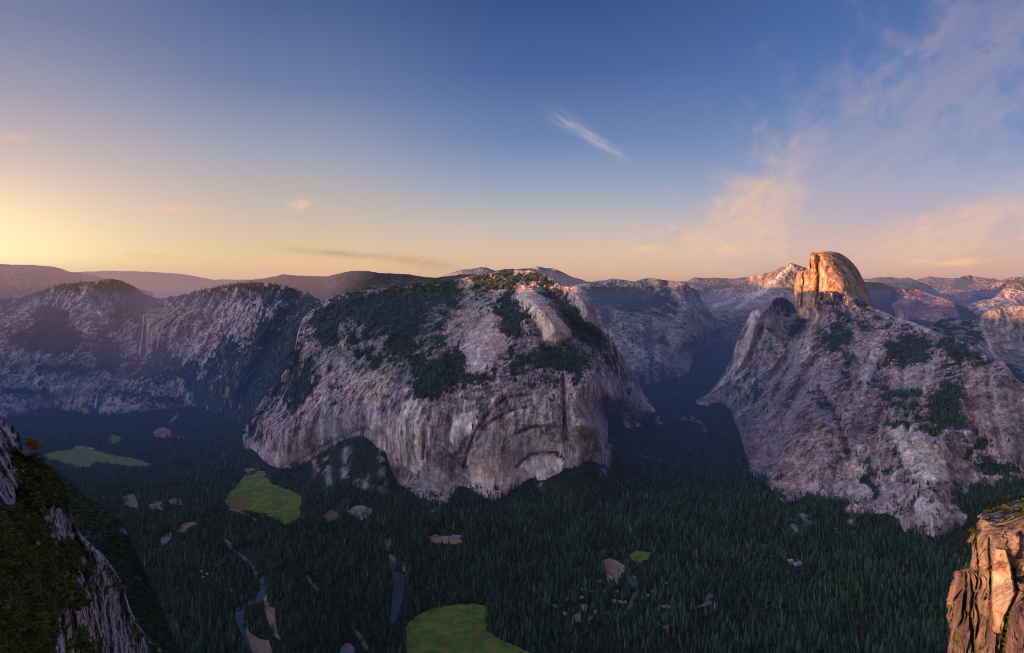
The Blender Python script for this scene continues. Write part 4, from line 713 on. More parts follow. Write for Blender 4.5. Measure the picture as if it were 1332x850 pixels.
def ragged(poly, step=1.5, amp=1.3, seed=0):
    out = []
    n = len(poly)
    for k in range(n):
        a, b = np.array(poly[k], float), np.array(poly[(k+1) % n], float)
        L = max(1, int(np.hypot(*(b-a))/step))
        for j in range(L): out.append(a+(b-a)*j/L)
    out = np.array(out)
    q = np.concatenate([out*.22, np.full((len(out), 1), seed*3.1)], 1)
    return out+np.stack([fbm(q, 3, .6), fbm(q+50, 3, .6)*.7], -1)*amp*2
from mathutils.geometry import delaunay_2d_cdt
def patch(name, poly, mat, lift=1.2, label=None, amp=1.3, seed=None, clear=True, kind='structure', raw=False):
    """ground sheet on the valley floor"""
    seed = (len(CLEAR)*1.7+poly[0][0]*.1) if seed is None else seed
    if name == 'sandbank' or name == 'river': amp = amp*1.7
    if name == 'clearing': amp = max(amp*2.2, 1.4)
    if name == 'meadow': amp = 2.2
    pr = np.array(poly, float) if raw else ragged(poly, amp=amp, seed=seed)
    X, Y = floor_uv(pr[:, 0], pr[:, 1])
    z = floor_z(X, Y)+lift
    c2 = [Vector((float(a), float(b))) for a, b in zip(X, Y)]
    r = delaunay_2d_cdt(c2, [], [list(range(len(c2)))], 1, 1e-3)
    V2 = np.array([[p.x, p.y] for p in r[0]]); Zz = floor_z(V2[:, 0], V2[:, 1])+lift
    o = mesh_obj(name, np.concatenate([V2, Zz[:, None]], 1), [tuple(f) for f in r[2]], mat, smooth=False)
    if kind: o['kind'] = kind
    if label: o['label'] = label
    if clear: CLEAR.append([tuple(p) for p in poly]); SOFT.append(name in ('clearing', 'road', 'parking_lot'))
    return o
def ground_mat(name, c0, c1, c2, s=.012, rough=.95):
    m, nt, b = new_mat(name)
    tc = nt.nodes.new('ShaderNodeTexCoord').outputs['Object']
    n = noise_node(nt, tc, s, 6, .65); n2 = noise_node(nt, tc, s*9, 4, .6)
    c = mixc(nt, n.sm(.38, .6), c0, c1); c = mixc(nt, (n2*n).sm(.24, .40), c, c2)
    nt.links.new(c, b.inputs['Base Color']); b.inputs['Roughness'].default_value = rough
    return m
M['meadow'] = ground_mat('meadow', (.07, .15, .026), (.15, .19, .03), (.28, .20, .07), .03)
M['meadow_far'] = ground_mat('meadow_far', (.10, .20, .035), (.17, .23, .05), (.20, .17, .07), .015)
M['dry'] = ground_mat('dry_grass', (.16, .11, .04), (.20, .12, .06), (.10, .11, .03))
M['sand'] = ground_mat('sand', (.40, .25, .18), (.24, .14, .10), (.5, .36, .26), .03)
M['pale'] = ground_mat('pale_gravel', (.25, .20, .21), (.13, .10, .11), (.40, .34, .33), .03)
M['asphalt'] = ground_mat('asphalt', (.13, .12, .14), (.10, .09, .11), (.16, .15, .16), .1)
M['path'] = ground_mat('path', (.20, .17, .11), (.16, .14, .09), (.24, .21, .15), .1)
def water_mat():
    m, nt, b = new_mat('water'); b.inputs['Base Color'].default_value = (.012, .022, .04, 1)
    b.inputs['Roughness'].default_value = .12; b.inputs['Specular IOR Level'].default_value = .6
    tc = nt.nodes.new('ShaderNodeTexCoord').outputs['Object']; n = noise_node(nt, tc, .25, 3)
    bp = nt.nodes.new('ShaderNodeBump'); bp.inputs['Distance'].default_value = .25; bp.inputs['Strength'].default_value = .35
    nt.links.new(n.k, bp.inputs['Height']); nt.links.new(bp.outputs[0], b.inputs['Normal']); return m
M['water'] = water_mat()

patch('meadow', [(57, 592), (75, 587), (100, 584), (130, 588), (155, 594), (180, 598), (195, 604), (190, 609), (165, 606), (140, 603), (122, 602), (112, 608), (100, 609), (80, 602), (62, 598)], M['meadow_far'], label='long pale green meadow below the waterfall wall')
patch('meadow', [(320, 617), (335, 616), (347, 622), (355, 631), (375, 637), (393, 646), (390, 660), (389, 675), (371, 684), (358, 676), (342, 668), (327, 666), (302, 664), (291, 653), (302, 638), (313, 626)], M['meadow'], label='bright green meadow with a dry tan corner below the cliff')
patch('dry_grass', [(294, 656), (302, 645), (318, 645), (326, 650), (326, 660), (312, 663)], M['dry'], 2.2, 'tan dry corner of the bright meadow', clear=False, kind='structure')
patch('dry_grass', [(352, 650), (364, 652), (372, 657), (366, 660), (355, 656)], M['dry'], 2.2, 'tan streak across the bright meadow', clear=False)
patch('dry_grass', [(374, 664), (384, 668), (385, 674), (376, 672)], M['dry'], 2.2, 'tan patch near the lower edge of the bright meadow', clear=False)
patch('meadow', [(422, 671), (429, 662), (440, 666), (440, 675), (426, 680)], M['dry'], label='small ochre clearing west of the big hotel roofs')
patch('meadow', [(528, 814), (538, 803), (558, 793), (583, 788), (615, 786), (631, 788), (635, 806), (632, 820), (645, 830), (665, 838), (690, 850), (700, 890), (530, 890), (528, 835)], M['meadow'], label='large green meadow crossed by a straight pale path')
patch('meadow', [(817, 722), (829, 716), (848, 719), (844, 727), (829, 734), (822, 729)], M['meadow'], label='small green clearing beside the village rooftops')
patch('meadow', [(139, 572), (147, 565), (158, 570), (152, 578), (143, 577)], M['meadow_far'], label='tiny pale clearing behind the long meadow')
patch('dry_grass', [(618, 828), (626, 826), (633, 832), (626, 838), (617, 836)], M['dry'], 2.2, 'tan patch beside the straight meadow path', clear=False)
patch('path', [(613.0, 788), (613.9, 788), (613.6, 800), (613.9, 812), (613.2, 828), (613.7, 845), (613.4, 890), (612.3, 890), (612.7, 845), (612.3, 828), (613.0, 812), (612.7, 800)], M['path'], 2.0, 'straight pale path across the large green meadow', clear=False, raw=True)
patch('path', [(145, 600), (148, 596), (150, 592), (151, 592), (149, 597), (147, 601)], M['path'], 2.0, 'short pale track crossing the long meadow', clear=False, raw=True)
patch('road', [(296, 662), (305, 663), (320, 668), (334, 676), (333, 678.5), (319, 670.5), (304, 665.5), (295, 664.5)], M['pale'], 1.4, 'pale valley road along the lower edge of the bright meadow', amp=.3)
patch('road', [(319, 611), (325, 612.5), (346, 616), (346, 619), (332, 617), (319, 615)], M['pale'], 1.6, 'pale parking strip on the far rim of the bright meadow', amp=.4)
patch('road', [(95, 583), (103, 580), (120, 583), (125, 587), (110, 586), (96, 586)], M['pale'], 1.6, 'pale roadside strip at the far rim of the long meadow', amp=.4)
patch('road', [(172, 597), (186, 601), (197, 607), (194, 609), (182, 604), (170, 599)], M['pale'], 2, 'pale road end at the tip of the long meadow', amp=.4)
patch('river', [(500, 719), (505, 722), (512, 731), (521, 741), (527, 750), (528, 764), (525, 778), (519, 798), (513, 812), (508, 811), (509, 798), (511, 764), (510, 745), (505, 728)], M['water'], label='dark blue bend of the river below the stone bridge', amp=.6)
patch('river', [(499, 712), (500, 703), (506, 698), (510, 703), (508, 712)], M['water'], label='dark pool of the river above the stone bridge', amp=.5)
patch('river', [(290, 702), (300, 710), (314, 720), (326, 731), (336, 745), (344, 750), (348, 762), (348, 774), (337, 784), (322, 788), (307, 796), (304, 792), (318, 784), (332, 777), (337, 764), (337, 750), (326, 738), (312, 724), (298, 713)], M['water'], label='narrow river reach running into the footbridge bend', amp=.5)
patch('river', [(305, 798), (318, 792), (318, 803), (320, 818), (324, 833), (334, 848), (342, 866), (328, 866), (323, 845), (313, 822), (306, 806)], M['water'], label='river reach leaving the view below the sandbank', amp=.6)
patch('river', [(206, 704), (212, 694), (222, 688), (227, 693), (222, 703), (212, 710)], M['water'], label='shaded river bend west of the small tan sandbank', amp=.6)
patch('sandbank', [(342, 780), (348, 773), (351, 790), (357, 792), (359, 815), (365, 834), (357, 828), (349, 810), (344, 792)], M['sand'], 1.6, 'long tan sandbank beside the footbridge bend', amp=.6)
patch('sandbank', [(321, 810), (324, 822), (337, 832), (350, 834), (354, 850), (356, 866), (340, 866), (327, 846), (320, 824)], M['sand'], 1.6, 'broad tan sandbar inside the lowest river bend', amp=.6)
patch('sandbank', [(228, 691), (237, 680), (250, 679.5), (260, 682), (246, 687), (242, 693), (232, 694)], M['sand'], 1.6, 'small tan sandbank in the western forest', amp=.6)
patch('sandbank', [(292, 701), (297, 704), (306, 711), (304, 713), (296, 708), (291, 704)], M['pale'], 1.8, 'thin pale gravel bar at the head of the narrow reach', amp=.4)
patch('sandbank', [(327, 735), (332, 738), (336, 744), (334, 753), (330, 748)], M['pale'], 1.8, 'pale gravel bar above the footbridge', amp=.4)
patch('sandbank', [(506, 720), (513, 725), (519, 733), (517, 736), (511, 731), (506, 726)], M['sand'], 1.8, 'tan river bank just below the stone bridge', amp=.5)
patch('sandbank', [(521, 731), (527, 735), (530, 744), (529, 750), (524, 741)], M['sand'], 1.8, 'tan river bank outside the dark blue bend', amp=.5)
patch('clearing', [(159, 648), (165, 642), (174, 641), (178, 651), (180, 661), (172, 660), (162, 658)], M['pale'], label='grey parking clearing in the western forest', amp=.8)
patch('clearing', [(193, 657), (202, 653), (211, 653), (211, 664), (200, 664), (194, 662)], M['pale'], label='pale grey camp clearing east of the parking clearing', amp=.8)
patch('clearing', [(219, 652), (226, 647), (237, 650), (236, 657), (222, 656)], M['pale'], label='small pale camp clearing beside the forest road', amp=.8)
patch('clearing', [(556, 699), (566, 696.5), (585, 698), (603, 698), (600, 706), (590, 709), (575, 707), (562, 706)], M['sand'], label='tan oval clearing around the gabled roof', amp=.8)
patch('clearing', [(783, 729), (798, 726), (814, 742), (808, 748), (802, 763), (791, 763), (788, 742)], M['sand'], label='tan yard of the village with long roofs', amp=.6)
patch('parking_lot', [(815, 749), (822, 746), (828, 752), (829, 762), (820, 768), (816, 758)], M['asphalt'], label='grey car park at the village edge', amp=.4)
patch('road', [(824, 771), (829, 771), (824, 787), (815, 800), (810, 802), (818, 786)], M['asphalt'], label='grey road below the village car park', amp=.4)
patch('clearing', [(795, 780), (815, 782), (815, 786), (796, 784)], M['sand'], label='tan strip crossing the village road', amp=.5)
patch('clearing', [(856, 787), (868, 788), (879, 789), (878, 793), (860, 791)], M['sand'], label='thin tan clearing east of the village road', amp=.6)
patch('clearing', [(903, 790), (916, 786), (917, 779), (922, 771), (929, 776), (925, 786), (917, 789), (904, 793)], M['pale'], label='pale curved road bend in the eastern forest', amp=.5)
patch('clearing', [(755, 787), (764, 787), (763, 797), (757, 794)], M['sand'], label='small tan yard south west of the village', amp=.6)
patch('clearing', [(744, 803), (755, 797), (756, 811), (746, 809)], M['pale'], label='small pale yard beside the dead trees', amp=.6)
patch('clearing', [(817, 686), (822, 685), (823, 690), (820, 696), (818, 692)], M['sand'], label='tiny tan clearing above the village', amp=.6)
patch('clearing', [(199, 563), (205, 558), (212, 556), (224, 561), (223, 568), (210, 570), (203, 569)], M['sand'], label='tan yard of the lodge below the waterfall', amp=.5)
patch('clearing', [(454, 663), (462, 658), (475, 658), (482, 663), (480, 672), (470, 678), (462, 672)], M['pale'], label='grey forecourt of the big hotel', amp=.5)
patch('clearing', [(444, 842), (449, 838), (456, 838), (460, 844), (459, 862), (445, 862)], M['sand'], label='tan rim around the dark roofed hall at the lower edge', amp=.5)
patch('road', [(462, 818), (466, 822), (474, 832), (481, 845), (478, 848), (470, 838), (464, 828)], M['pale'], label='pale slanting lane beside the dark roofed hall', amp=.4)
patch('road', [(397, 744), (401, 748), (408, 760), (417, 768), (416, 774), (406, 764), (399, 753)], M['pale'], label='pale forest lane in the middle of the valley', amp=.7)
patch('road', [(220, 548), (226, 543), (232, 536), (234, 538), (228, 546), (222, 551)], M['pale'], label='pale rocky chute above the lodge', amp=.5)

SITES = [(469, 669, 14, 9), (594, 701, 8, 5), (566, 699, 5, 4), (806, 737, 7, 9), (798, 742, 6, 9), (793, 752, 4, 6), (452, 848, 8, 8), (211, 563, 13, 6), (233, 570, 4, 3), (325, 613, 8, 3), (340, 616, 7, 3), (104, 584, 12, 3), (118, 585, 8, 3), (580, 654, 5, 3), (1038, 735, 5, 3), (1028, 731, 4, 3)]
SITES += [(u, v, 3.0, 2.6) for u, v in [(743, 771), (752, 765), (759, 769), (766, 761), (772, 772), (779, 757), (738, 781), (756, 779), (731, 771), (785, 770), (802, 771), (836, 764), (842, 777), (849, 770), (858, 779), (866, 760), (775, 797), (768, 806), (790, 800), (858, 812), (864, 818), (848, 806), (722, 790), (748, 812), (735, 800)]]
SITES += [(u, v, 2.0, 2.0) for u, v in [(227, 652), (233, 655), (222, 654), (198, 658), (206, 659), (240, 648), (163, 652), (171, 655), (302, 769), (270, 748), (262, 744), (296, 789), (282, 737), (248, 716), (240, 708), (264, 752), (228, 722)]]
for u, v, a, b in SITES: SOFT.append(False); CLEAR.append([(u-a, v-b), (u+a, v-b), (u+a, v+b*.6), (u-a, v+b*.6)])

# ---------------------------------------------------------------- trees
def conifer_mesh(name, seed, h=1.0, r=.15, layers=9, tips=8, fat=1.0):
    """crown of drooping whorls; unit height, base at z=0.06"""
    rr = np.random.RandomState(seed); V = []; Fc = []
    for k in range(layers):
        t = k/(layers-1.0)
        z = .10+.88*t**.92; R = r*fat*(1-t)**.75*(.82+.3*rr.rand())+.012
        if t < .12: R *= .75
        drop = .05+.06*(1-t); i0 = len(V)
        V.append((rr.normal()*.004, rr.normal()*.004, min(z+.10+.02*(1-t), 1.0)))
        ph = rr.rand()*6.3
        n = tips if k < layers-2 else 5
        for j in range(n):
            a = ph+2*math.pi*j/n+rr.normal()*.12; q = R*(.62+.6*rr.rand())
            V.append((math.cos(a)*q, math.sin(a)*q, z-drop*(.6+.8*rr.rand())))
            a2 = a+math.pi/n; q2 = R*.45
            V.append((math.cos(a2)*q2, math.sin(a2)*q2, z+drop*.15))
        for j in range(n):
            a = i0+1+2*j; b = a+1; c = i0+1+2*((j+1) % n)
            Fc += [(i0, a, b), (i0, b, c)]
        # underside
    me = bpy.data.meshes.new(name); me.from_pydata(V, [], Fc); me.materials.append(M['needles'])
    return me
def trunk_mesh(name, mat, r=.012, h=.9):
    V, Fc = [], []
    for k, (z, q) in enumerate([(0, r*1.5), (.03, r), (h*.5, r*.6), (h, r*.12)]):
        for j in range(6): V.append((math.cos(j*1.047)*q, math.sin(j*1.047)*q, z))
    for k in range(3):
        for j in range(6): a = k*6+j; b = k*6+(j+1) % 6; Fc.append((a, b, b+6, a+6))
    me = bpy.data.meshes.new(name); me.from_pydata(V, [], Fc); me.materials.append(mat); return me
def round_mesh(name, seed, mat, n=260, w=.5):
    """broadleaf crown: many small leaf clumps through a lumpy volume"""
    rr = np.random.RandomState(seed); V = []; Fc = []
    lobes = [(rr.normal()*.16*w*2, rr.normal()*.16*w*2, .5+.22*rr.rand(), .16+.12*rr.rand()) for _ in range(7)]
    for k in range(n):
        lx, ly, lz, lr = lobes[rr.randint(7)]
        d = rr.normal(size=3); d /= np.linalg.norm(d); rad = lr*(.6+.45*rr.rand())
        c = np.array([lx, ly, lz])+d*rad*np.array([1, 1, .85]); s = .035+.03*rr.rand()
        a = np.cross(d, rr.normal(size=3)); a /= np.linalg.norm(a); b = np.cross(d, a)+d*rr.normal()*.5
        i = len(V); V += [tuple(c+a*s), tuple(c+b*s), tuple(c-a*s), tuple(c-b*s*.8)]; Fc.append((i, i+1, i+2, i+3))
    me = bpy.data.meshes.new(name); me.from_pydata(V, [], Fc); me.materials.append(mat); return me
CROWNS = [conifer_mesh('crown', s, r=rr_, layers=L, tips=T) for s, rr_, L, T in ((1, .175, 10, 9), (2, .21, 9, 9), (3, .15, 11, 8), (5, .235, 8, 10))]
ROUND = round_mesh('crown', 4, M['broadleaf'])
TRUNK = trunk_mesh('trunk', M['bark'])
DEADCROWN = [conifer_mesh('crown', s, r=.10, layers=8, tips=6) for s in (11, 12)]
for me in DEADCROWN: me.materials.clear(); me.materials.append(M['dead_needles'])
DTRUNK = trunk_mesh('trunk', M['deadwood'], .012, .98)

def tree_thing(name, crown, trunk, loc, h, rz, label, cat, group, wide=1.0):
    e = bpy.data.objects.new(name, None); C.objects.link(e)
    e.location = loc; e.rotation_euler = (RS.normal()*.02, RS.normal()*.02, rz); e.scale = (h*wide, h*wide, h)
    e.empty_display_size = .1
    tag(e, label, cat, group)
    for nm, me in (('crown', crown), ('trunk', trunk)):
        o = bpy.data.objects.new(nm, me); C.objects.link(o); o.parent = e
    return e

def forest_stuff(name, pts, scl, var, protos, label, wide=None):
    """many trees nobody could count: instances of tree crowns on points"""
    me = bpy.data.meshes.new(name); me.vertices.add(len(pts)); me.vertices.foreach_set('co', np.asarray(pts, np.float32).ravel())
    for nm, arr, ty in (('scl', scl, 'FLOAT'), ('wid', (scl*RS.uniform(.85, 1.25, len(pts)) if wide is None else wide), 'FLOAT'), ('rot', RS.uniform(0, 6.28, len(pts)), 'FLOAT')):
        a = me.attributes.new(nm, ty, 'POINT'); a.data.foreach_set('value', np.asarray(arr, np.float32))
    a = me.attributes.new('var', 'INT', 'POINT'); a.data.foreach_set('value', np.asarray(var, np.int32))
    o = bpy.data.objects.new(name, me); C.objects.link(o); tag(o, label, kind='stuff')
    ng = bpy.data.node_groups.new('scatter_trees', 'GeometryNodeTree')
    ng.interface.new_socket('Geometry', in_out='INPUT', socket_type='NodeSocketGeometry'); ng.interface.new_socket('Geometry', in_out='OUTPUT', socket_type='NodeSocketGeometry')
    N = ng.nodes.new; L = ng.links.new
    gi, go = N('NodeGroupInput'), N('NodeGroupOutput')
    ip = N('GeometryNodeInstanceOnPoints'); g2 = N('GeometryNodeGeometryToInstance')
    m2p = N('GeometryNodeMeshToPoints'); L(gi.outputs[0], m2p.inputs[0]); L(m2p.outputs[0], ip.inputs['Points'])
    for pr in reversed(protos):
        oi = N('GeometryNodeObjectInfo'); oi.inputs[0].default_value = pr; oi.transform_space = 'ORIGINAL'; L(oi.outputs['Geometry'], g2.inputs[0])
    L(g2.outputs[0], ip.inputs['Instance']); ip.inputs['Pick Instance'].default_value = True
    def attr(nm, ty):
        n = N('GeometryNodeInputNamedAttribute'); n.data_type = ty; n.inputs['Name'].default_value = nm; return n.outputs['Attribute']
    L(attr('var', 'INT'), ip.inputs['Instance Index'])
    cr = N('ShaderNodeCombineXYZ'); L(attr('rot', 'FLOAT'), cr.inputs[2]); L(cr.outputs[0], ip.inputs['Rotation'])
    cs = N('ShaderNodeCombineXYZ'); w = attr('wid', 'FLOAT'); L(w, cs.inputs[0]); L(w, cs.inputs[1]); L(attr('scl', 'FLOAT'), cs.inputs[2]); L(cs.outputs[0], ip.inputs['Scale'])
    L(ip.outputs[0], go.inputs[0])
    md = o.modifiers.new('scatter', 'NODES'); md.node_group = ng
    return o

def blocked(X, Y, z, h):
    wv = np.stack([X/45., Y/45., 0*X], -1); wa, wb = fbm(wv, 3, .6)*9, fbm(wv+40, 3, .6)*5
    """trees that would stand in or hide a clearing, stream or lane"""
    bad = np.zeros(len(X), bool)
    for fr in (0, .4, .75):
        U, V = proj(X, Y, z+h*fr); U = U+wa; V = V+wb
        for p, soft in zip(CLEAR, SOFT):
            if soft:
                if fr > 0: continue
                k = inpoly(U, V, p) & (RS.rand(len(X)) < .9)
                cm = (max(q[1] for q in p)-min(q[1] for q in p)); k |= inpoly(U, V-3.0, p) & (RS.rand(len(X)) < .75)
            elif fr == .75:
                k = inpoly(U, V+2.5, p) & inpoly(U, V, p) & (RS.rand(len(X)) < .8)
            else: k = inpoly(U, V, p)
            bad |= k
    U, V = proj(X, Y, z+h*.3)
    nz = RS.rand(len(X))
    for pts, w in CLEAR_T:
        bad |= (segdist(U, V, pts, False, w*2) < w*.9) & (nz < .8)
    return bad
# sample the valley forest
_y = np.concatenate([RS.uniform(1500, 2500, 200000), RS.uniform(2500, 8600, 900000)])
_wy = np.concatenate([np.full(200000, (1000.)/200000), np.full(900000, 6100./900000)])
_u = RS.uniform(-60, 1400, len(_y)); _x = (_u-CX)*_y/F
area = _wy*(1460*_y/F)                                         # m2 represented by each candidate
spacing = 92.*np.clip(_y/2600., 1, 3)**1.6
clump = .35+1.15*sstep(-.25, .3, fbm(np.stack([_x/160., _y/160., 0*_x], -1), 4, .6))
keep = RS.rand(len(_y)) < area/spacing*clump
X, Y = _x[keep], _y[keep]; z = floor_z(X, Y)
h = np.clip(RS.normal(24, 8.5, len(X)), 8, 44)*(1-.35*sstep(GROUND+10, GROUND+90, z))*(.88+.24*(clump[keep]-.55))
ok = ~blocked(X, Y, z, h)
X, Y, z, h = X[ok], Y[ok], z[ok], h[ok]
U, V = proj(X, Y, z+h*.5)
# hidden by the walls: drop what would stand inside a mountain
def inside_mountain(U, V, Y):
    bad = np.zeros(len(U), bool)
    for k, bt in (('central', CM_bot), ('spur', HM_bot)):
        bu = [p[0] for p in bt]; by = [yz(*p) for p in bt]
        lim = np.interp(U, bu, by, left=1e9, right=1e9); bad |= Y > lim+60
    return bad
ok = ~inside_mountain(*proj(X, Y, z)[:1], None, Y) if False else ~inside_mountain(proj(X, Y, z)[0], None, Y)
X, Y, z, h, U, V = (a[ok] for a in (X, Y, z, h, U, V))
print('valley trees', len(X))
rnd = RS.rand(len(X)) < (.10+.6*(sstep(.15, .4, fbm(np.stack([X/220., Y/220., 0*X+7], -1), 3))))
var = RS.choice([0, 1, 2, 3], len(X), p=[.34, .28, .24, .14]); var[rnd & (RS.rand(len(X)) < .7)] = 4
h[var == 4] *= .55
# the nearest ones, individually
vis = (U > 130) & (U < 1228) & (V < 868) & (V > 700)
order = np.argsort(-(h/Y)*np.where(vis & (var != 4), 1, 0)*(1+.0*V))
near = order[(V[order] < 852)][:290]
selfmask = np.zeros(len(X), bool); selfmask[near] = True
for i in near:
    t = tree_thing('conifer', CROWNS[var[i]], TRUNK, (X[i], Y[i], z[i]-1), h[i], RS.rand()*6.3,
                   'tall dark green conifer in the closest ranks of the valley forest', 'conifer', 'tall conifers in the closest ranks of the valley forest', RS.uniform(.95, 1.3))
    if 'PROTO' not in globals(): PROTO = {}
    PROTO.setdefault(int(var[i]), t.children[0])
protos = [PROTO[k] for k in range(4)]
# one broadleaf tree as itself
bi = [i for i in np.argsort(-h/Y) if var[i] == 4 and 300 < U[i] < 1200 and 760 < V[i] < 850 and not selfmask[i]][:14]
for i in bi:
    t = tree_thing('broadleaf_tree', ROUND, TRUNK, (X[i], Y[i], z[i]-1), h[i]*1.1, RS.rand()*6.3, 'rounded leafy tree standing low among the closest valley conifers', 'tree', 'rounded leafy trees among the closest conifers', 1.2)
    selfmask[i] = True
    ROUNDP = [c for c in t.children if c.name.startswith('crown')][0]
protos.append(ROUNDP)
m = ~selfmask
wid = h*RS.uniform(.9, 1.3, len(h)); wid[var == 4] *= 1.25
forest_stuff('conifer_forest', np.stack([X, Y, z-1.5], -1)[m], h[m], var[m], protos, 'dense dark conifer forest covering the valley floor', wid[m])

# trees on the mountains' ledges
def slope_forest(key, label, per, hh, name='mountain_forest'):
    s = SHEETS[key]; P3, vm, Us, Vs = s['P'], s['vm'], s['U'], s['V']
    dA = np.gradient(Vs)[0]*np.gradient(Us)[1]
    p = np.clip(vm-.25, 0, 1)*np.clip(dA, 0, 4)*per
    hit = RS.rand(*p.shape) < p; hit[:2] &= RS.rand(*hit[:2].shape) < .6
    pts = P3[hit]; n = len(pts)
    hs = RS.uniform(.55, 1.2, n)*hh
    var = RS.choice([0, 1, 2, 3, 4], n, p=[.3, .27, .23, .12, .08])
    hs[var == 4] *= .6
    pts[:, 2] -= hs*.12
    print(key, n)
    return forest_stuff(name, pts, hs, var, protos, label, hs*RS.uniform(.9, 1.5, n))
slope_forest('central', 'dark conifers on the shelves of the central mountain', .30, 24)
slope_forest('spur', 'dark conifers on the ledges of the great spur', .28, 24)
slope_forest('fallwall', 'bluish conifers on the ledges around the waterfall wall', .40, 28)

# ---------------------------------------------------------------- near wooded hillside and near cliffs
sheet('hillside', [(-40, 560, 1700), (20, 580, 1650), (40, 592, 1600), (60, 603, 1550), (75, 614, 1500), (95, 632, 1450), (113, 646, 1420), (132, 658, 1390), (150, 671, 1350), (160, 684, 1320), (168, 698, 1290), (176, 716, 1260), (185, 738, 1230), (194, 760, 1200), (204, 780, 1170), (212, 805, 1130), (224, 832, 1080), (238, 860, 1030), (250, 885, 1000)],
      [(-40, 900, 800), (100, 900, 820), (250, 900, 960)], [(100, 720, 1150), (150, 760, 1080), (180, 830, 980)], du=1.0, dv=1.0, amp=22, fine=.5, ms=2.0, wl=160, stretch=1, jag=1.0, seed=41, back=500, skirt=60,
      base=(.20, .18, .18), speck=.0, vegcol=(.035, .055, .035), veg=[([(-60, 540), (260, 540), (260, 920), (-60, 920)], .80)], streaks=[([(188, 828), (200, 838), (212, 850)], PALE, .9, 4)],
      label='brushy green slope dropping to the forest behind the mossy cliff', kind='structure')
SHEETS['hill'] = SHEETS['hillside']
CL_top = [(-60, 520, 205), (-20, 538, 215), (0, 546, 222), (7, 551, 225), (14, 557, 228), (19, 560, 230), (22, 569, 228), (28, 584, 226), (38, 588, 228), (47, 596, 230), (54, 597, 232), (60, 610, 232), (71, 621, 235), (81, 634, 238), (87, 652, 240), (92, 667, 242), (98, 683, 246), (106, 697, 250), (118, 707, 256), (131, 719, 262), (146, 737, 272), (155, 752, 278), (160, 762, 282), (168, 788, 290), (179, 810, 300), (190, 828, 310), (197, 850, 316), (206, 880, 322), (212, 905, 326)]
sheet('cliff', CL_top, [(-60, 905, 118), (60, 905, 170), (130, 905, 225), (212, 907, 326)],
      [(0, 600, 205), (0, 700, 165), (30, 640, 210), (60, 680, 218), (20, 800, 150), (80, 760, 215), (110, 760, 236), (120, 820, 232), (160, 820, 275), (70, 850, 185)],
      du=.55, dv=.55, amp=11, fine=.30, varv=.6, ms=np.array([5., 5., 16.]), wl=46, stretch=.5, jag=2.2, seed=51, back=160, skirt=30, mat='granite_near', base=(.58, .50, .53), speck=.02,
      grooves=[([(0, 585), (20, 590), (30, 600)], 8, 4), ([(22, 640), (24, 670)], 8, 5), ([(72, 700), (90, 740), (100, 790)], 5, 4)],
      paint=[([(52, 662), (62, 664), (80, 690), (78, 712), (66, 706), (55, 680)], (.75, .64, .60), .8, 3), ([(92, 735), (112, 745), (128, 790), (135, 850), (100, 850), (100, 780)], (.68, .53, .48), .8, 6), ([(130, 740), (165, 790), (190, 850), (150, 880), (130, 800)], (.48, .44, .50), .8, 6), ([(0, 600), (18, 606), (25, 640), (20, 668), (0, 660)], (.52, .45, .54), .7, 4), ([(62, 800), (90, 805), (110, 850), (70, 870)], (.66, .55, .52), .8, 4), ([(0, 795), (12, 800), (16, 850), (0, 870)], (.66, .60, .60), .8, 3)],
      streaks=[([(110, 760), (120, 800), (130, 850)], (.45, .30, .2), .5, 3), ([(145, 745), (165, 800), (178, 850)], DARKR*1.5, .6, 3), ([(12, 770), (14, 774)], PALE*1.1, .9, 1.5), ([(28, 812), (40, 812)], PALE*1.1, .9, 1.5), ([(120, 730), (140, 780), (150, 830)], PALE*.8, .5, 3)],
      vegcol=(.035, .045, .012), veg=[([(46, 602), (60, 612), (76, 626), (87, 648), (88, 664), (72, 662), (56, 660), (43, 653), (40, 636), (50, 622)], .95), ([(-60, 660), (22, 668), (52, 676), (70, 712), (86, 752), (95, 775), (74, 795), (64, 850), (60, 910), (-60, 910)], .78), ([(0, 588), (40, 590), (56, 600), (46, 640), (30, 660), (20, 610)], .6), ([(88, 700), (104, 712), (112, 745), (100, 755), (88, 735)], .7), ([(96, 766), (109, 770), (110, 790), (98, 792)], .9), ([(88, 822), (117, 828), (120, 850), (92, 850)], .7), ([(110, 705), (150, 745), (170, 790), (190, 840), (180, 845), (150, 780), (120, 740)], .45)],
      label='dark mossy granite cliff with shrubs dropping from the viewpoint')
SHEETS['near'] = SHEETS['cliff']

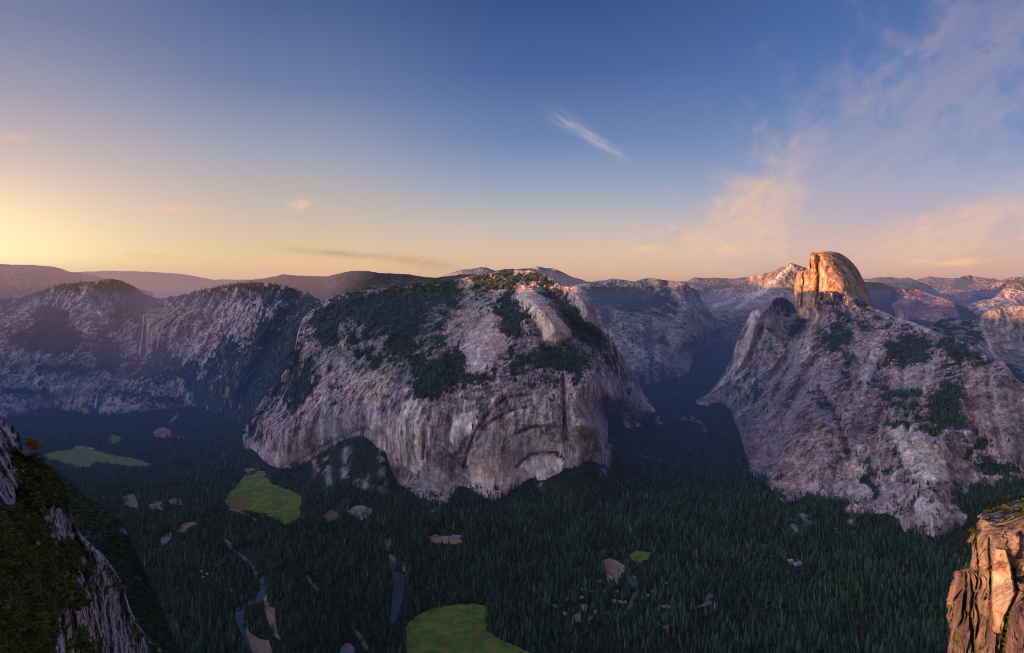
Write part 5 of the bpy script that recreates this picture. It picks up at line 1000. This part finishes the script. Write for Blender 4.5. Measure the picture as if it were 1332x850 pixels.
def rock_pillar():
    lv = [646, 652, 656, 660, 665, 670, 692, 695, 722, 738, 741, 743, 749, 768, 786, 798, 813, 823, 828, 850, 880, 940]
    lu = [1345, 1323, 1308, 1299, 1281, 1275.5, 1274, 1265, 1265, 1261.5, 1254, 1243.5, 1244.5, 1240, 1237, 1233.5, 1236, 1238, 1234.5, 1232, 1229, 1224]
    v = np.arange(650, 940, .5); s = np.linspace(0, 1, 300)**1.15
    le = np.interp(v, lv, lu)+fbm(np.stack([v*.12, 0*v, 0*v], -1), 4, .6)*1.6
    # the notch between pinnacle and block
    U = le[:, None]+(1450-le[:, None])*s[None]; V = v[:, None]+0*U
    ctl = [(1281, 665, 112), (1323, 652, 128), (1345, 648, 130), (1440, 640, 132), (1300, 660, 118), (1276, 672, 104), (1275, 690, 97), (1300, 684, 96), (1332, 673, 95), (1440, 655, 94), (1267, 700, 98), (1263, 738, 97), (1275, 850, 92), (1300, 750, 93), (1332, 740, 91), (1332, 800, 82), (1440, 800, 76), (1440, 700, 90), (1316, 830, 85), (1300, 850, 88),
           (1244, 745, 112), (1251, 745, 110), (1238, 800, 107), (1234, 850, 105), (1255, 760, 106), (1256, 800, 102), (1250, 850, 100), (1230, 940, 98), (1300, 940, 80), (1440, 940, 66), (1275, 780, 95)]
    f = RBF([(a/100., b/70.) for a, b, c in ctl], np.log([c for a, b, c in ctl]), .06)
    Y = np.exp(f(np.stack([U/100., V/70.], -1))); P = W(U, V, Y)
    wv = np.stack([fbm(P/9+k, 3) for k in (3, 19, 31)], -1)
    r1 = ridged(P/14*np.array([1, 1, .3])+wv*.15, 6, .55, 61); r2 = fbm(P/5*np.array([1, 1, .25]), 6, .62, 62); r3 = fbm(P/1.3, 5, .65, 63)
    jb = fbm(P/7*np.array([1, 1, .16])+wv*.1, 3, .5, 71)*5; jq = np.floor(jb)+sstep(.85, 1, jb-np.floor(jb))
    jb2 = fbm(P/2.4*np.array([1, 1, .4]), 3, .5, 72)*4; jq2 = np.floor(jb2)+sstep(.8, 1, jb2-np.floor(jb2))
    d = -(r1-.35)*.8-r2*.3-r3*.38-jq*1.3-jq2*.42
    fl = [(1294, 712), (1309, 714), (1318, 744), (1321, 764), (1316, 788), (1306, 803), (1299, 828), (1291, 823), (1289, 746)]
    m = inpoly(U, V, fl); dd = segdist0(U, V, fl, True); flake = np.where(m, np.clip(dd/2, 0, 1), 0)
    d = d*(1-.75*flake)-.2*flake
    for pts, a, w in [([(1262, 742), (1266, 770), (1262, 800), (1268, 860)], 5, 3), ([(1258, 742), (1258, 760), (1252, 800)], 4, 2.4), ([(1270, 700), (1274, 740), (1270, 770)], 2, 1.6), ([(1287, 700), (1290, 760), (1284, 830)], 1.6, 2), ([(1318, 740), (1324, 770), (1312, 800), (1302, 850)], 4, 3), ([(1274, 692), (1300, 686), (1332, 674)], 1.2, 1.5)]:
        d = d+.5*a*np.exp(-(segdist(U+wv[..., 0]*4+r3*3, V, pts, False, w*4)/(w*.7))**2)
    P = W(U, V, Y+d)
    n1 = fbm(P/8*np.array([1, 1, .3]), 5, .6, 64); n2 = fbm(P/2.2*np.array([1, 1, .25]), 5, .65, 65); n3 = fbm(P/.8, 4, .65, 66)
    col = np.array([.19, .145, .125])*(1+.9*n1+1.2*n2+.8*n3)[..., None]
    k = sstep(.0, .5, n1+.1)*.6; col = col*(1-k[..., None])+np.array([.27, .19, .145])*k[..., None]
    col = col*(1-flake[..., None]*.9)+np.array([.44, .35, .27])*(1+.45*n2+.3*n3)[..., None]*flake[..., None]*.9
    ju, jv = U+n2*5, V+n1*5
    def pt(poly, c, a, soft):
        nonlocal col
        m = inpoly(ju, jv, poly); dd = np.where(m, segdist0(ju, jv, poly, True), 0); kk = a*sstep(0, soft, dd)
        col = col*(1-kk[..., None])+np.array(c)*(1+.6*n2+.5*n3)[..., None]*kk[..., None]; return kk
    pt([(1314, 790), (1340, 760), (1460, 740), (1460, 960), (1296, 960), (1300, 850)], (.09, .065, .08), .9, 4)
    pt([(1280, 664), (1323, 650), (1460, 630), (1460, 660), (1334, 672), (1300, 685), (1274, 692), (1274, 670)], (.30, .25, .22), .85, 2)
    pt([(1240, 745), (1256, 745), (1258, 800), (1262, 860), (1232, 860), (1234, 800)], (.15, .10, .09), .5, 3)
    mo = np.zeros_like(U)
    for poly in ([(1280, 665), (1299, 659), (1325, 650), (1345, 645), (1345, 650), (1322, 657), (1306, 664), (1288, 668)], [(1305, 662), (1314, 656), (1312, 676), (1304, 680)], [(1318, 664), (1332, 658), (1345, 668), (1320, 674)], [(1308, 796), (1317, 797), (1312, 822), (1306, 850), (1298, 856), (1302, 830)], [(1264, 690), (1273, 690), (1272, 700), (1265, 700)], [(1241, 822), (1248, 824), (1248, 842), (1243, 840)], [(1286, 672), (1290, 672), (1287, 682)], [(1262, 845), (1270, 840), (1272, 900), (1262, 900)]):
        mm = inpoly(ju, jv, poly); mo = np.maximum(mo, np.where(mm, .95, 0)*sstep(-.6, -.1, n3))
    col = col*(1-mo[..., None])+np.array([.10, .11, .03])*(1+.5*n3)[..., None]*mo[..., None]
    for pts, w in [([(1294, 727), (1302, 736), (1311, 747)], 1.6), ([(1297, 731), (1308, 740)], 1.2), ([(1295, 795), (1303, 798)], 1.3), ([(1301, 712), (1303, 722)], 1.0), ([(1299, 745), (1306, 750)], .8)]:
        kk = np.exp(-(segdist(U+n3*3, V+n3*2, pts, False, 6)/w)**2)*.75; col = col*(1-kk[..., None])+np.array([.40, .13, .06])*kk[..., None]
    for pts, c in [([(1286, 700), (1290, 760), (1284, 850)], (.12, .08, .07)), ([(1278, 720), (1282, 800)], (.32, .22, .14)), ([(1272, 790), (1274, 850)], (.34, .23, .11)), ([(1268, 700), (1264, 740)], (.28, .19, .13)), ([(1243, 750), (1240, 775)], (.34, .23, .14))]:
        kk = np.exp(-(segdist(U+n2*4, V, pts, False, 6)/1.8)**2)*.7; col = col*(1-kk[..., None])+np.array(c)*kk[..., None]
    # side wall running back from the left edge, cap over the top
    def wall(edge, sx, K):
        out = []
        for k in range(1, K+1):
            q_ = (k/K)**1.4*.6; e = edge*(1+q_)+np.array([q_*sx, 0, -q_*8])
            n = ridged(e/9*np.array([1, 1, .4]), 5)-.4; n2_ = fbm(e/2.5*np.array([1, 1, .4]), 4, .65)
            out.append(e-np.sign(sx)*np.array([1., .3, 0])*(n*4+n2_*1.4)[..., None]*min(1, k/4.))
        return np.array(out).transpose(1, 0, 2)
    L_ = wall(P[:, 0], 14, 40)[:, ::-1]; R_ = wall(P[:, -1], 26, 24)
    def tint(Q):
        return np.array([.17, .13, .11])*(1+1.1*fbm(Q/8*np.array([1, 1, .3]), 5, .6)+.9*fbm(Q/1.5, 4, .65))[..., None]
    A = np.concatenate([L_, P, R_], 1); Cc = np.concatenate([tint(L_), col, tint(R_)], 1)
    cap = []
    for k in range(30, 0, -1):
        q_ = (k/30.)**1.3*.6; e = A[0]*(1+q_*.9)+np.array([0, 0, -q_*16]); e[:, 2] += fbm(e/6., 5, .6)*2.2*min(1, k/4.); cap.append(e)
    cap = np.array(cap); cc = tint(cap)*1.3; g_ = sstep(-.05, .15, fbm(cap/3., 5, .65))[..., None]*.8
    cc = cc*(1-g_)+np.array([.09, .10, .03])*g_
    A = np.concatenate([cap, A]); Cc = np.concatenate([cc, Cc])
    o = mesh_obj('cliff', A, gridfaces(*A.shape[:2]), M['granite_near'], col=np.clip(Cc, .01, .9))
    tag(o, 'sunlit tawny rock pillar with mossy top at the lower corner', kind='structure')
    return dict(P=P, vm=mo, U=U, V=V)
SHEETS['pillar'] = rock_pillar()

def at_sheet(key, u, v):
    s = SHEETS[key]; i = np.argmin((s['U']-u)**2+(s['V']-v)**2); return s['P'].reshape(-1, 3)[i]
BUSH = [round_mesh('foliage', 30+k, M['bush'], 220) for k in range(2)]
STEM = trunk_mesh('stem', M['bark'], .02, .5)
def bush_thing(name, label, cat, group, P, h, mesh, wide=1.2, stem=STEM):
    e = bpy.data.objects.new(name, None); C.objects.link(e); e.location = P; e.scale = (h*wide, h*wide, h); e.rotation_euler = (0, 0, RS.rand()*6.3); e.empty_display_size = .1
    tag(e, label, cat, group)
    for nm, me in (('foliage', mesh), ('stem', stem)):
        o = bpy.data.objects.new(nm, me); C.objects.link(o); o.parent = e
    return e
b1 = bush_thing('shrub', 'olive shrub on the shoulder beside the top of the rock pillar', 'shrub', None, at_sheet('pillar', 1268, 698)+np.array([0, 0, -.1]), 1.5, BUSH[0])
b2 = bush_thing('shrub', 'yellow green shrub in the cleft halfway down the rock pillar', 'shrub', None, at_sheet('pillar', 1311, 806)+np.array([0, -.3, -.3]), 1.4, BUSH[1])
b3 = bush_thing('shrub', 'small olive shrub on the flat crown of the rock pillar', 'shrub', None, at_sheet('pillar', 1310, 664)+np.array([0, 0, -.2]), .9, BUSH[0])
bush_protos = [b1.children[0], b2.children[0]]
def scrub(key, label, per, h0, h1, thr=.4, dead=0, sink=.35, pr=None):
    s = SHEETS[key]; P3, vm = s['P'], s['vm']
    hit = (RS.rand(*vm.shape) < np.clip(vm-thr, 0, 1)*per); pts = P3[hit].copy(); n = len(pts)
    hs = RS.uniform(h0, h1, n); pts[:, 2] -= hs*sink
    print('scrub', key, n)
    forest_stuff('shrubbery', pts, hs, RS.randint(0, 2, n) if pr is None else np.zeros(n), pr or bush_protos, label, hs*RS.uniform(1.0, 1.8, n))
scrub('near', 'green shrubs and moss carpeting the dark cliff', .22, .7, 2.8)
scrub('pillar', 'olive moss and low brush on the rock pillar', .10, .25, .6)
scrub('hill', 'grey green brush covering the slope above the forest', .25, 3, 9, pr=[protos[4]])
# solitary plants on the dark cliff
ORN = round_mesh('foliage', 77, M['orange_leaf'], 240)
bush_thing('small_tree', 'small orange leaved tree on the rim of the mossy cliff', 'tree', None, at_sheet('near', 41, 594)+np.array([0, 0, -.5]), 8.0, ORN, .8)
cz = [(16, 562, 4.2, 'slim dark spruce on the highest edge of the mossy cliff'), (24, 574, 4.0, 'dark spruce leaning beside the notch near the cliff top'), (27, 584, 3.2, 'short dark spruce at the foot of the cliff top notch'), (5, 553, 2.6, 'stunted dark spruce at the topmost corner of the mossy cliff'), (55, 602, 3.4, 'short spruce on the rock knob behind the orange tree')]
for u, v, h_, lb in cz:
    tree_thing('spruce', CROWNS[RS.randint(4)], TRUNK, at_sheet('near', u, v+1)+np.array([0, 0, -.4]), h_, RS.rand()*6, lb, 'spruce', None, 1.5)
tree_thing('spruce', CROWNS[3], TRUNK, at_sheet('pillar', 1257, 747)+np.array([0, 0, -.15]), 2.3, 1.0, 'tiny green spruce in the notch between pinnacle and rock pillar', 'spruce', None, 1.5)
for u, v, h_, lb in [(66, 640, 2.6, 'bright green rounded shrub on the bulge of the mossy cliff'), (95, 768, 2.8, 'dark shrub in the pale cleft of the mossy cliff'), (118, 712, 2.4, 'olive shrub on the sharp rim of the mossy cliff'), (104, 826, 2.6, 'dark shrub low on the pale face of the mossy cliff')]:
    bush_thing('shrub', lb, 'shrub', None, at_sheet('near', u, v)+np.array([0, -.3, -.5]), h_, BUSH[0])

# ---------------------------------------------------------------- waterfalls
M['fall'] = simple_mat('waterfall', (.60, .62, .70), .35, .05, .6)
def waterfall(name, pts, label, off=12):
    """pts: (u, v, half width px)"""
    pu = np.array(pts); v = np.arange(pu[0, 1], pu[-1, 1], .5); c = np.interp(v, pu[:, 1], pu[:, 0]); w = np.interp(v, pu[:, 1], pu[:, 2])
    w = w*(1+.5*fbm(np.stack([v*.4, 0*v, 0*v], -1), 3)); rows = []
    e = bpy.data.objects.new(name, None); C.objects.link(e); e.location = (0, 0, 0); tag(e, label, 'waterfall')
    Yc = np.array([at_sheet('fallwall', a, b)[1] for a, b in zip(c, v)]); Yc = np.convolve(np.pad(Yc, 8, 'edge'), np.ones(17)/17, 'valid')-off-18
    base = W(c[-1], v[-1], Yc[-1]); e.location = tuple(base)
    for part, k0, k1, dy in (('water_curtain', -1, 1, 0), ('spray', .1, 1.5, 14)):
        cols = []
        for s_ in np.linspace(k0, k1, 7):
            uu = c+s_*w*(1 if part != 'spray' else np.linspace(0.2, 1, len(v))**2)
            cols.append(W(uu, v, Yc-12*(1-s_*s_)+dy+6*fbm(np.stack([uu*.9, v*.25, 0*v], -1), 3)))
        A = np.array(cols).transpose(1, 0, 2)-base
        if part == 'spray': A = A[len(v)//2:]
        mesh_obj(part, A, gridfaces(*A.shape[:2]), M['fall'] if part != 'spray' else M['spray'], parent=e)
M['spray'] = simple_mat('spray', (.34, .35, .42), .3, .05, .8)
waterfall('waterfall', [(187, 411, .6), (186, 425, .8), (184.5, 438, 1.2), (183, 450, 1.5), (181, 463, 1.7)], 'tall thin white waterfall on the upper cliff')
waterfall('waterfall', [(127, 512, .9), (125.5, 520, 1.2), (123.5, 531, 1.7)], 'short waterfall at the foot of the same gully, near the forest')

# ---------------------------------------------------------------- buildings
def bm_box(V, Fc, x0, x1, y0, y1, z0, z1):
    i = len(V); V += [(x, y, z) for z in (z0, z1) for y in (y0, y1) for x in (x0, x1)]
    Fc += [tuple(i+k for k in f) for f in [(0, 2, 3, 1), (4, 5, 7, 6), (0, 1, 5, 4), (2, 6, 7, 3), (0, 4, 6, 2), (1, 3, 7, 5)]]
def gable(V, Fc, x0, x1, y0, y1, z0, h, over=.8):
    """ridge along x"""
    x0 -= over; x1 += over; y0 -= over; y1 += over; ym = (y0+y1)/2; i = len(V)
    V += [(x0, y0, z0), (x1, y0, z0), (x1, y1, z0), (x0, y1, z0), (x0, ym, z0+h), (x1, ym, z0+h)]
    Fc += [(i, i+1, i+5, i+4), (i+2, i+3, i+4, i+5), (i, i+4, i+3), (i+1, i+2, i+5), (i, i+3, i+2, i+1)]
def hiproof(V, Fc, x0, x1, y0, y1, z0, h, over=.8):
    x0 -= over; x1 += over; y0 -= over; y1 += over; ym = (y0+y1)/2; r = (y1-y0)/2; i = len(V)
    V += [(x0, y0, z0), (x1, y0, z0), (x1, y1, z0), (x0, y1, z0), (x0+r, ym, z0+h), (x1-r, ym, z0+h)]
    Fc += [(i, i+1, i+5, i+4), (i+2, i+3, i+4, i+5), (i, i+4, i+3), (i+1, i+2, i+5), (i, i+3, i+2, i+1)]
M['wall_tan'] = simple_mat('wall_tan', (.24, .17, .13), .2, .3); M['wall_dark'] = simple_mat('wall_dark', (.12, .08, .06), .2, .3)
M['roof_slate'] = simple_mat('roof_slate', (.17, .17, .23), .25, .4); M['roof_grey'] = simple_mat('roof_grey', (.26, .23, .26), .25, .4); M['roof_brown'] = simple_mat('roof_brown', (.24, .14, .10), .25, .4)
M['roof_green'] = simple_mat('roof_green', (.10, .13, .12), .25, .4); M['stone'] = simple_mat('stone', (.33, .30, .29), .3, .4); M['glass'] = simple_mat('glass', (.03, .035, .05), .1, 1, .15, .5); M['white'] = simple_mat('white_paint', (.32, .30, .33), .1, 1)
def house(name, u, v, L, Wd, H, rot, roof, wall, label, cat='building', group=None, wings=(), chim=1, rooft='gable', storeys=1):
    X, Y = floor_uv(np.array([float(u)]), np.array([float(v)])); zz = float(floor_z(X, Y)[0])
    e = bpy.data.objects.new(name, None); C.objects.link(e); e.location = (X[0], Y[0], zz+.8); e.rotation_euler = (0, 0, math.radians(rot)); tag(e, label, cat, group)
    rf = gable if rooft == 'gable' else hiproof
    for (cx, cy, l, w, hh) in ((0, 0, L, Wd, H),)+tuple(wings):
        V, Fc = [], []; bm_box(V, Fc, cx-l/2, cx+l/2, cy-w/2, cy+w/2, -1.5, hh); mesh_obj('wall', V, Fc, wall, e, False)
        V, Fc = [], []; rf(V, Fc, cx-l/2, cx+l/2, cy-w/2, cy+w/2, hh+.02, min(w, l)*.34)
        r = mesh_obj('roof', V, Fc, roof, e, False)
        if chim and l > 9:
            V, Fc = [], []; bm_box(V, Fc, cx+l*.22, cx+l*.22+1.6, cy+w*.12, cy+w*.12+1.4, hh, hh+min(w, l)*.34+1.6); mesh_obj('chimney', V, Fc, M['stone'], r, False)
        V, Fc = [], []
        n = max(2, int(l/6))
        for st in range(storeys if hh > 6 else 1):
            for k in range(n):
                x = cx-l/2+l*(k+.5)/n
                for sgn in (-1, 1):
                    yy = cy+sgn*(w/2+.03); V0, F0 = [], []
                    bm_box(V0, F0, x-.7, x+.7, min(yy, yy-sgn*.02), max(yy, yy-sgn*.02), 1+3.2*st, 2.6+3.2*st); 
                    if sgn < 0: mesh_obj('window', V0, F0, M['glass'], e, False)
    V, Fc = [], []; bm_box(V, Fc, L*.05, L*.05+1.6, -Wd/2-.08, -Wd/2-.03, 0, 2.3); mesh_obj('door', V, Fc, M['wall_dark'], e, False)
    return e
HOUSES = []
def add_house(*a, **k): HOUSES.append((a, k))
# (run before the trees are sampled would be needed for clearings; sites are kept clear through SITES)
house('hotel', 469, 669, 46, 22, 26, 8, M['roof_grey'], M['stone'], 'big grey hotel of many gabled wings below the cliff', 'hotel', wings=((-36, -4, 30, 16, 15), (34, 2, 28, 16, 15), (0, -22, 18, 26, 12), (-20, 22, 18, 20, 14), (24, 24, 16, 20, 10)), rooft='hip', storeys=3)
house('lodge', 594, 701, 34, 20, 7, -18, M['roof_slate'], M['wall_tan'], 'slate gabled lodge at the east end of the oval clearing', 'lodge')
house('lodge', 566, 699, 20, 12, 5, 12, M['roof_brown'], M['wall_tan'], 'brown roofed lodge at the west end of the oval clearing', 'lodge')
house('long_lodge', 806, 737, 62, 13, 7, -62, M['roof_slate'], M['wall_tan'], 'long slate roofed lodge along the east side of the village yard', 'lodge')
house('long_lodge', 798, 740, 58, 9, 5, -62, M['roof_brown'], M['wall_tan'], 'long brown roofed lodge in the middle of the village yard', 'lodge')
house('long_lodge', 793, 752, 40, 8, 5, -66, M['roof_grey'], M['wall_tan'], 'long grey roofed lodge low in the village yard', 'lodge')
house('hall', 452, 852, 36, 20, 8, 6, M['roof_slate'], M['wall_dark'], 'dark roofed hall inside the tan rim at the lower edge', 'hall')
house('lodge', 211, 563, 44, 18, 10, 10, M['roof_grey'], M['wall_tan'], 'widest lodge of the yard below the waterfall', 'lodge', storeys=2)
house('lodge', 203, 566, 28, 14, 7, -20, M['roof_brown'], M['wall_tan'], 'brown lodge on the west side of the waterfall yard', 'lodge')
house('lodge', 220, 566, 26, 14, 7, 30, M['roof_grey'], M['wall_tan'], 'small grey lodge on the east side of the waterfall yard', 'lodge')
house('lodge', 233, 570, 26, 14, 6, 0, M['roof_brown'], M['wall_tan'], 'lone tan lodge just east of the waterfall yard', 'lodge')
house('long_lodge', 325, 613, 46, 14, 7, 4, M['roof_grey'], M['wall_tan'], 'grey lodge at the upper rim of the bright meadow', 'lodge')
house('long_lodge', 340, 616, 40, 12, 6, -10, M['roof_slate'], M['wall_tan'], 'slate lodge beside the first lodge above the bright meadow', 'lodge')
house('long_lodge', 104, 584, 60, 14, 6, 0, M['roof_grey'], M['white'], 'pale buildings along the far rim of the long meadow', 'lodge')
house('long_lodge', 118, 585, 50, 12, 6, -4, M['white'], M['white'], 'white roofed building beside the far meadow roadside', 'lodge')
house('lodge', 580, 654, 30, 14, 6, 10, M['roof_grey'], M['wall_tan'], 'grey roofed lodge against the foot of the cliff', 'lodge')
house('barn', 1038, 735, 26, 14, 6, 20, M['roof_grey'], M['white'], 'pale barn alone in the eastern forest', 'barn')
house('barn', 1028, 731, 18, 12, 5, -10, M['white'], M['wall_tan'], 'white roofed shed beside the pale barn', 'shed')
cb = [(743, 771), (752, 765), (759, 769), (766, 761), (772, 772), (779, 757), (738, 781), (756, 779), (731, 771), (785, 770), (802, 771), (836, 764), (842, 777), (849, 770), (858, 779), (866, 760), (775, 797), (768, 806), (790, 800), (858, 812), (864, 818), (848, 806), (722, 790), (748, 812), (735, 800)]
for k, (u, v) in enumerate(cb):
    house('cabin', u, v, RS.uniform(11, 18), RS.uniform(8, 10), 3.4, RS.uniform(-80, 80), [M['roof_grey'], M['roof_brown'], M['roof_slate'], M['white']][k % 4], M['wall_tan'], 'small cabin scattered among the village trees', 'cabin', 'cabins scattered among the village trees', chim=1)
camp = [(227, 652), (233, 655), (222, 654), (198, 658), (206, 659), (240, 648), (163, 652), (171, 655), (302, 769), (270, 748), (262, 744), (296, 789), (282, 737), (248, 716), (240, 708), (264, 752), (228, 722)]
for k, (u, v) in enumerate(camp):
    house('tent_cabin', u, v, RS.uniform(9, 14), RS.uniform(7, 9), 3.0, RS.uniform(-80, 80), M['white'], M['wall_tan'], 'white roofed camp cabin among the western conifers', 'cabin', 'white roofed camp cabins in the western forest', chim=0)
# cars in the village car park
CARM = [simple_mat('paint_'+n, c, .05, 1, .35, .5) for n, c in (('white', (.6, .6, .62)), ('silver', (.4, .42, .46)), ('blue', (.08, .14, .35)), ('dark', (.04, .04, .05)), ('red', (.35, .05, .04)))]
M['tyre'] = simple_mat('tyre', (.02, .02, .02), .1)
def car(u, v, rot, mi, label, group):
    X, Y = floor_uv(np.array([float(u)]), np.array([float(v)])); zz = float(floor_z(X, Y)[0])+1.25
    e = bpy.data.objects.new('parked_car', None); C.objects.link(e); e.location = (X[0], Y[0], zz); e.rotation_euler = (0, 0, math.radians(rot)); tag(e, label, 'car', group)
    prof = [(-2.3, .35), (-2.25, .85), (-1.5, .98), (-.9, 1.45), (.9, 1.45), (1.6, .95), (2.2, .85), (2.3, .35)]
    V = [(x, s, z) for s in (-.9, .9) for x, z in prof]; n = len(prof)
    Fc = [(k, k+1, n+k+1, n+k) for k in range(n-1)]+[tuple(range(n))[::-1], tuple(range(n, 2*n)), (0, n, 2*n-1, n-1)]
    mesh_obj('body', V, Fc, CARM[mi], e, False)
    V, Fc = [], []; bm_box(V, Fc, -1.15, -.92, -.8, .8, 1.02, 1.36); bm_box(V, Fc, .95, 1.2, -.8, .8, 1.02, 1.36); mesh_obj('windscreen', V, Fc, M['glass'], e, False)
    for x in (-1.4, 1.4):
        for y in (-.92, .72):
            V = [(x+math.cos(a)*.34, y+s, .34+math.sin(a)*.34) for s in (0, .2) for a in np.linspace(0, 6.28, 11)[:-1]]
            mesh_obj('wheel', V, [(k, (k+1) % 10, 10+(k+1) % 10, 10+k) for k in range(10)]+[tuple(range(10))[::-1], tuple(range(10, 20))], M['tyre'], e, False)
for k in range(22):
    u = 817.5+(k % 5)*2.2+(k//5)*.7; v = 751+(k//5)*3.3
    car(u, v, RS.choice([-60, 120])+RS.normal()*3, RS.choice([0, 0, 1, 1, 2, 3, 4]), 'parked car in the small car park at the village edge', 'cars in the village car park')
# bridges
def bridge(name, a, b, wd, label, mat, stone=True):
    X, Y = floor_uv(np.array([a[0], b[0]], float), np.array([a[1], b[1]], float)); zz = GROUND+5.5 if stone else GROUND+3
    A, B = np.array([X[0], Y[0]]), np.array([X[1], Y[1]]); L = np.hypot(*(B-A)); ang = math.atan2(B[1]-A[1], B[0]-A[0]); c = (A+B)/2
    e = bpy.data.objects.new(name, None); C.objects.link(e); e.location = (c[0], c[1], zz); e.rotation_euler = (0, 0, ang); tag(e, label, 'bridge')
    V, Fc = [], []; bm_box(V, Fc, -L/2, L/2, -wd/2, wd/2, -.8, 0); mesh_obj('deck', V, Fc, M['pale'] if stone else mat, e, False)
    for s in (-1, 1):
        V, Fc = [], []; y = s*wd/2
        if stone:
            xs = np.linspace(-L/2, L/2, 25); zb = [-(5.0 if abs((x/(L/6)) % 2-1) > .82 else 5.0-4.0*math.sqrt(max(0, 1-(((x/(L/6)) % 2-1)/.82)**2))) for x in xs]
            for t_ in (0, .4): V += [(x, y+s*t_, 1.0) for x in xs]+[(x, y+s*t_, zc) for x, zc in zip(xs, zb)]
            n = len(xs)
            for k in range(n-1): Fc += [(k, k+1, n+k+1, n+k), (2*n+k, 3*n+k, 3*n+k+1, 2*n+k+1), (k, 2*n+k, 2*n+k+1, k+1), (n+k, n+k+1, 3*n+k+1, 3*n+k)]
            mesh_obj('arch_wall', V, Fc, mat, e, False)
        else:
            bm_box(V, Fc, -L/2, L/2, y, y+.15*s if s > 0 else y+.15, 1.0, 1.2)
            for x in np.linspace(-L/2, L/2, 12): bm_box(V, Fc, x-.06, x+.06, y, y+.12, 0, 1.0)
            mesh_obj('railing', V, Fc, mat, e, False)
    V, Fc = [], []
    for x in ((-L/6, L/6) if stone else (-L/4, L/4)): bm_box(V, Fc, x-.8, x+.8, -wd/2-.2, wd/2+.2, -7 if stone else -5, -.85)
    mesh_obj('pier', V, Fc, mat, e, False)
bridge('stone_bridge', (497, 715), (507, 715.5), 9, 'pale stone bridge at the head of the dark blue river bend', M['stone'])
bridge('footbridge', (335, 762), (349.5, 760.5), 2.6, 'thin dark footbridge across the narrow western reach', M['wall_dark'], False)
# dead, rust coloured conifers
dead = [(831, 649), (835, 646), (842, 649), (838, 651), (811, 649), (816, 650), (707, 653), (687, 667), (820, 691), (848, 677), (902, 727), (906, 727), (906, 744), (862, 730), (973, 719), (967, 730), (1008, 686), (961, 606), (899, 796), (930, 794), (868, 827), (804, 824), (817, 848), (820, 838), (813, 845), (837, 846), (1054, 835), (1066, 839), (1070, 836), (1076, 841), (696, 775), (703, 773), (1074, 774), (1025, 755), (975, 720), (1095, 781), (1100, 783), (1106, 781), (1102, 779), (1148, 773), (1170, 776), (1190, 700), (1159, 691), (995, 650),
        (221, 752), (241, 771), (204, 803), (196, 815), (273, 816), (275, 810), (283, 822), (304, 839), (266, 700), (270, 643), (319, 603), (292, 606), (299, 588), (291, 595), (318, 604), (336, 611), (499, 687), (473, 755), (478, 757), (567, 668), (572, 661), (575, 664), (571, 672), (559, 675), (546, 653), (652, 675), (657, 679), (687, 670), (448, 711), (695, 773), (409, 788), (411, 774), (284, 821), (650, 733), (501, 682), (263, 741), (188, 738), (174, 772), (230, 820), (745, 815), (766, 814), (850, 830), (1015, 795), (1122, 835), (590, 690), (515, 655), (376, 770), (1175, 745), (884, 838), (940, 755), (620, 668), (600, 672)]
for u, v in dead:
    X1, Y1 = floor_uv(np.array([float(u)]), np.array([float(v)])); zz = float(floor_z(X1, Y1)[0]); hh_ = RS.uniform(27, 40)
    tree_thing('dead_conifer', DEADCROWN[RS.randint(2)], DTRUNK, (X1[0], Y1[0], zz-.5), hh_, RS.rand()*6, 'dead rust brown conifer standing in the dark valley forest', 'dead tree', 'dead rust brown conifers in the valley forest', RS.uniform(1.2, 2.1))
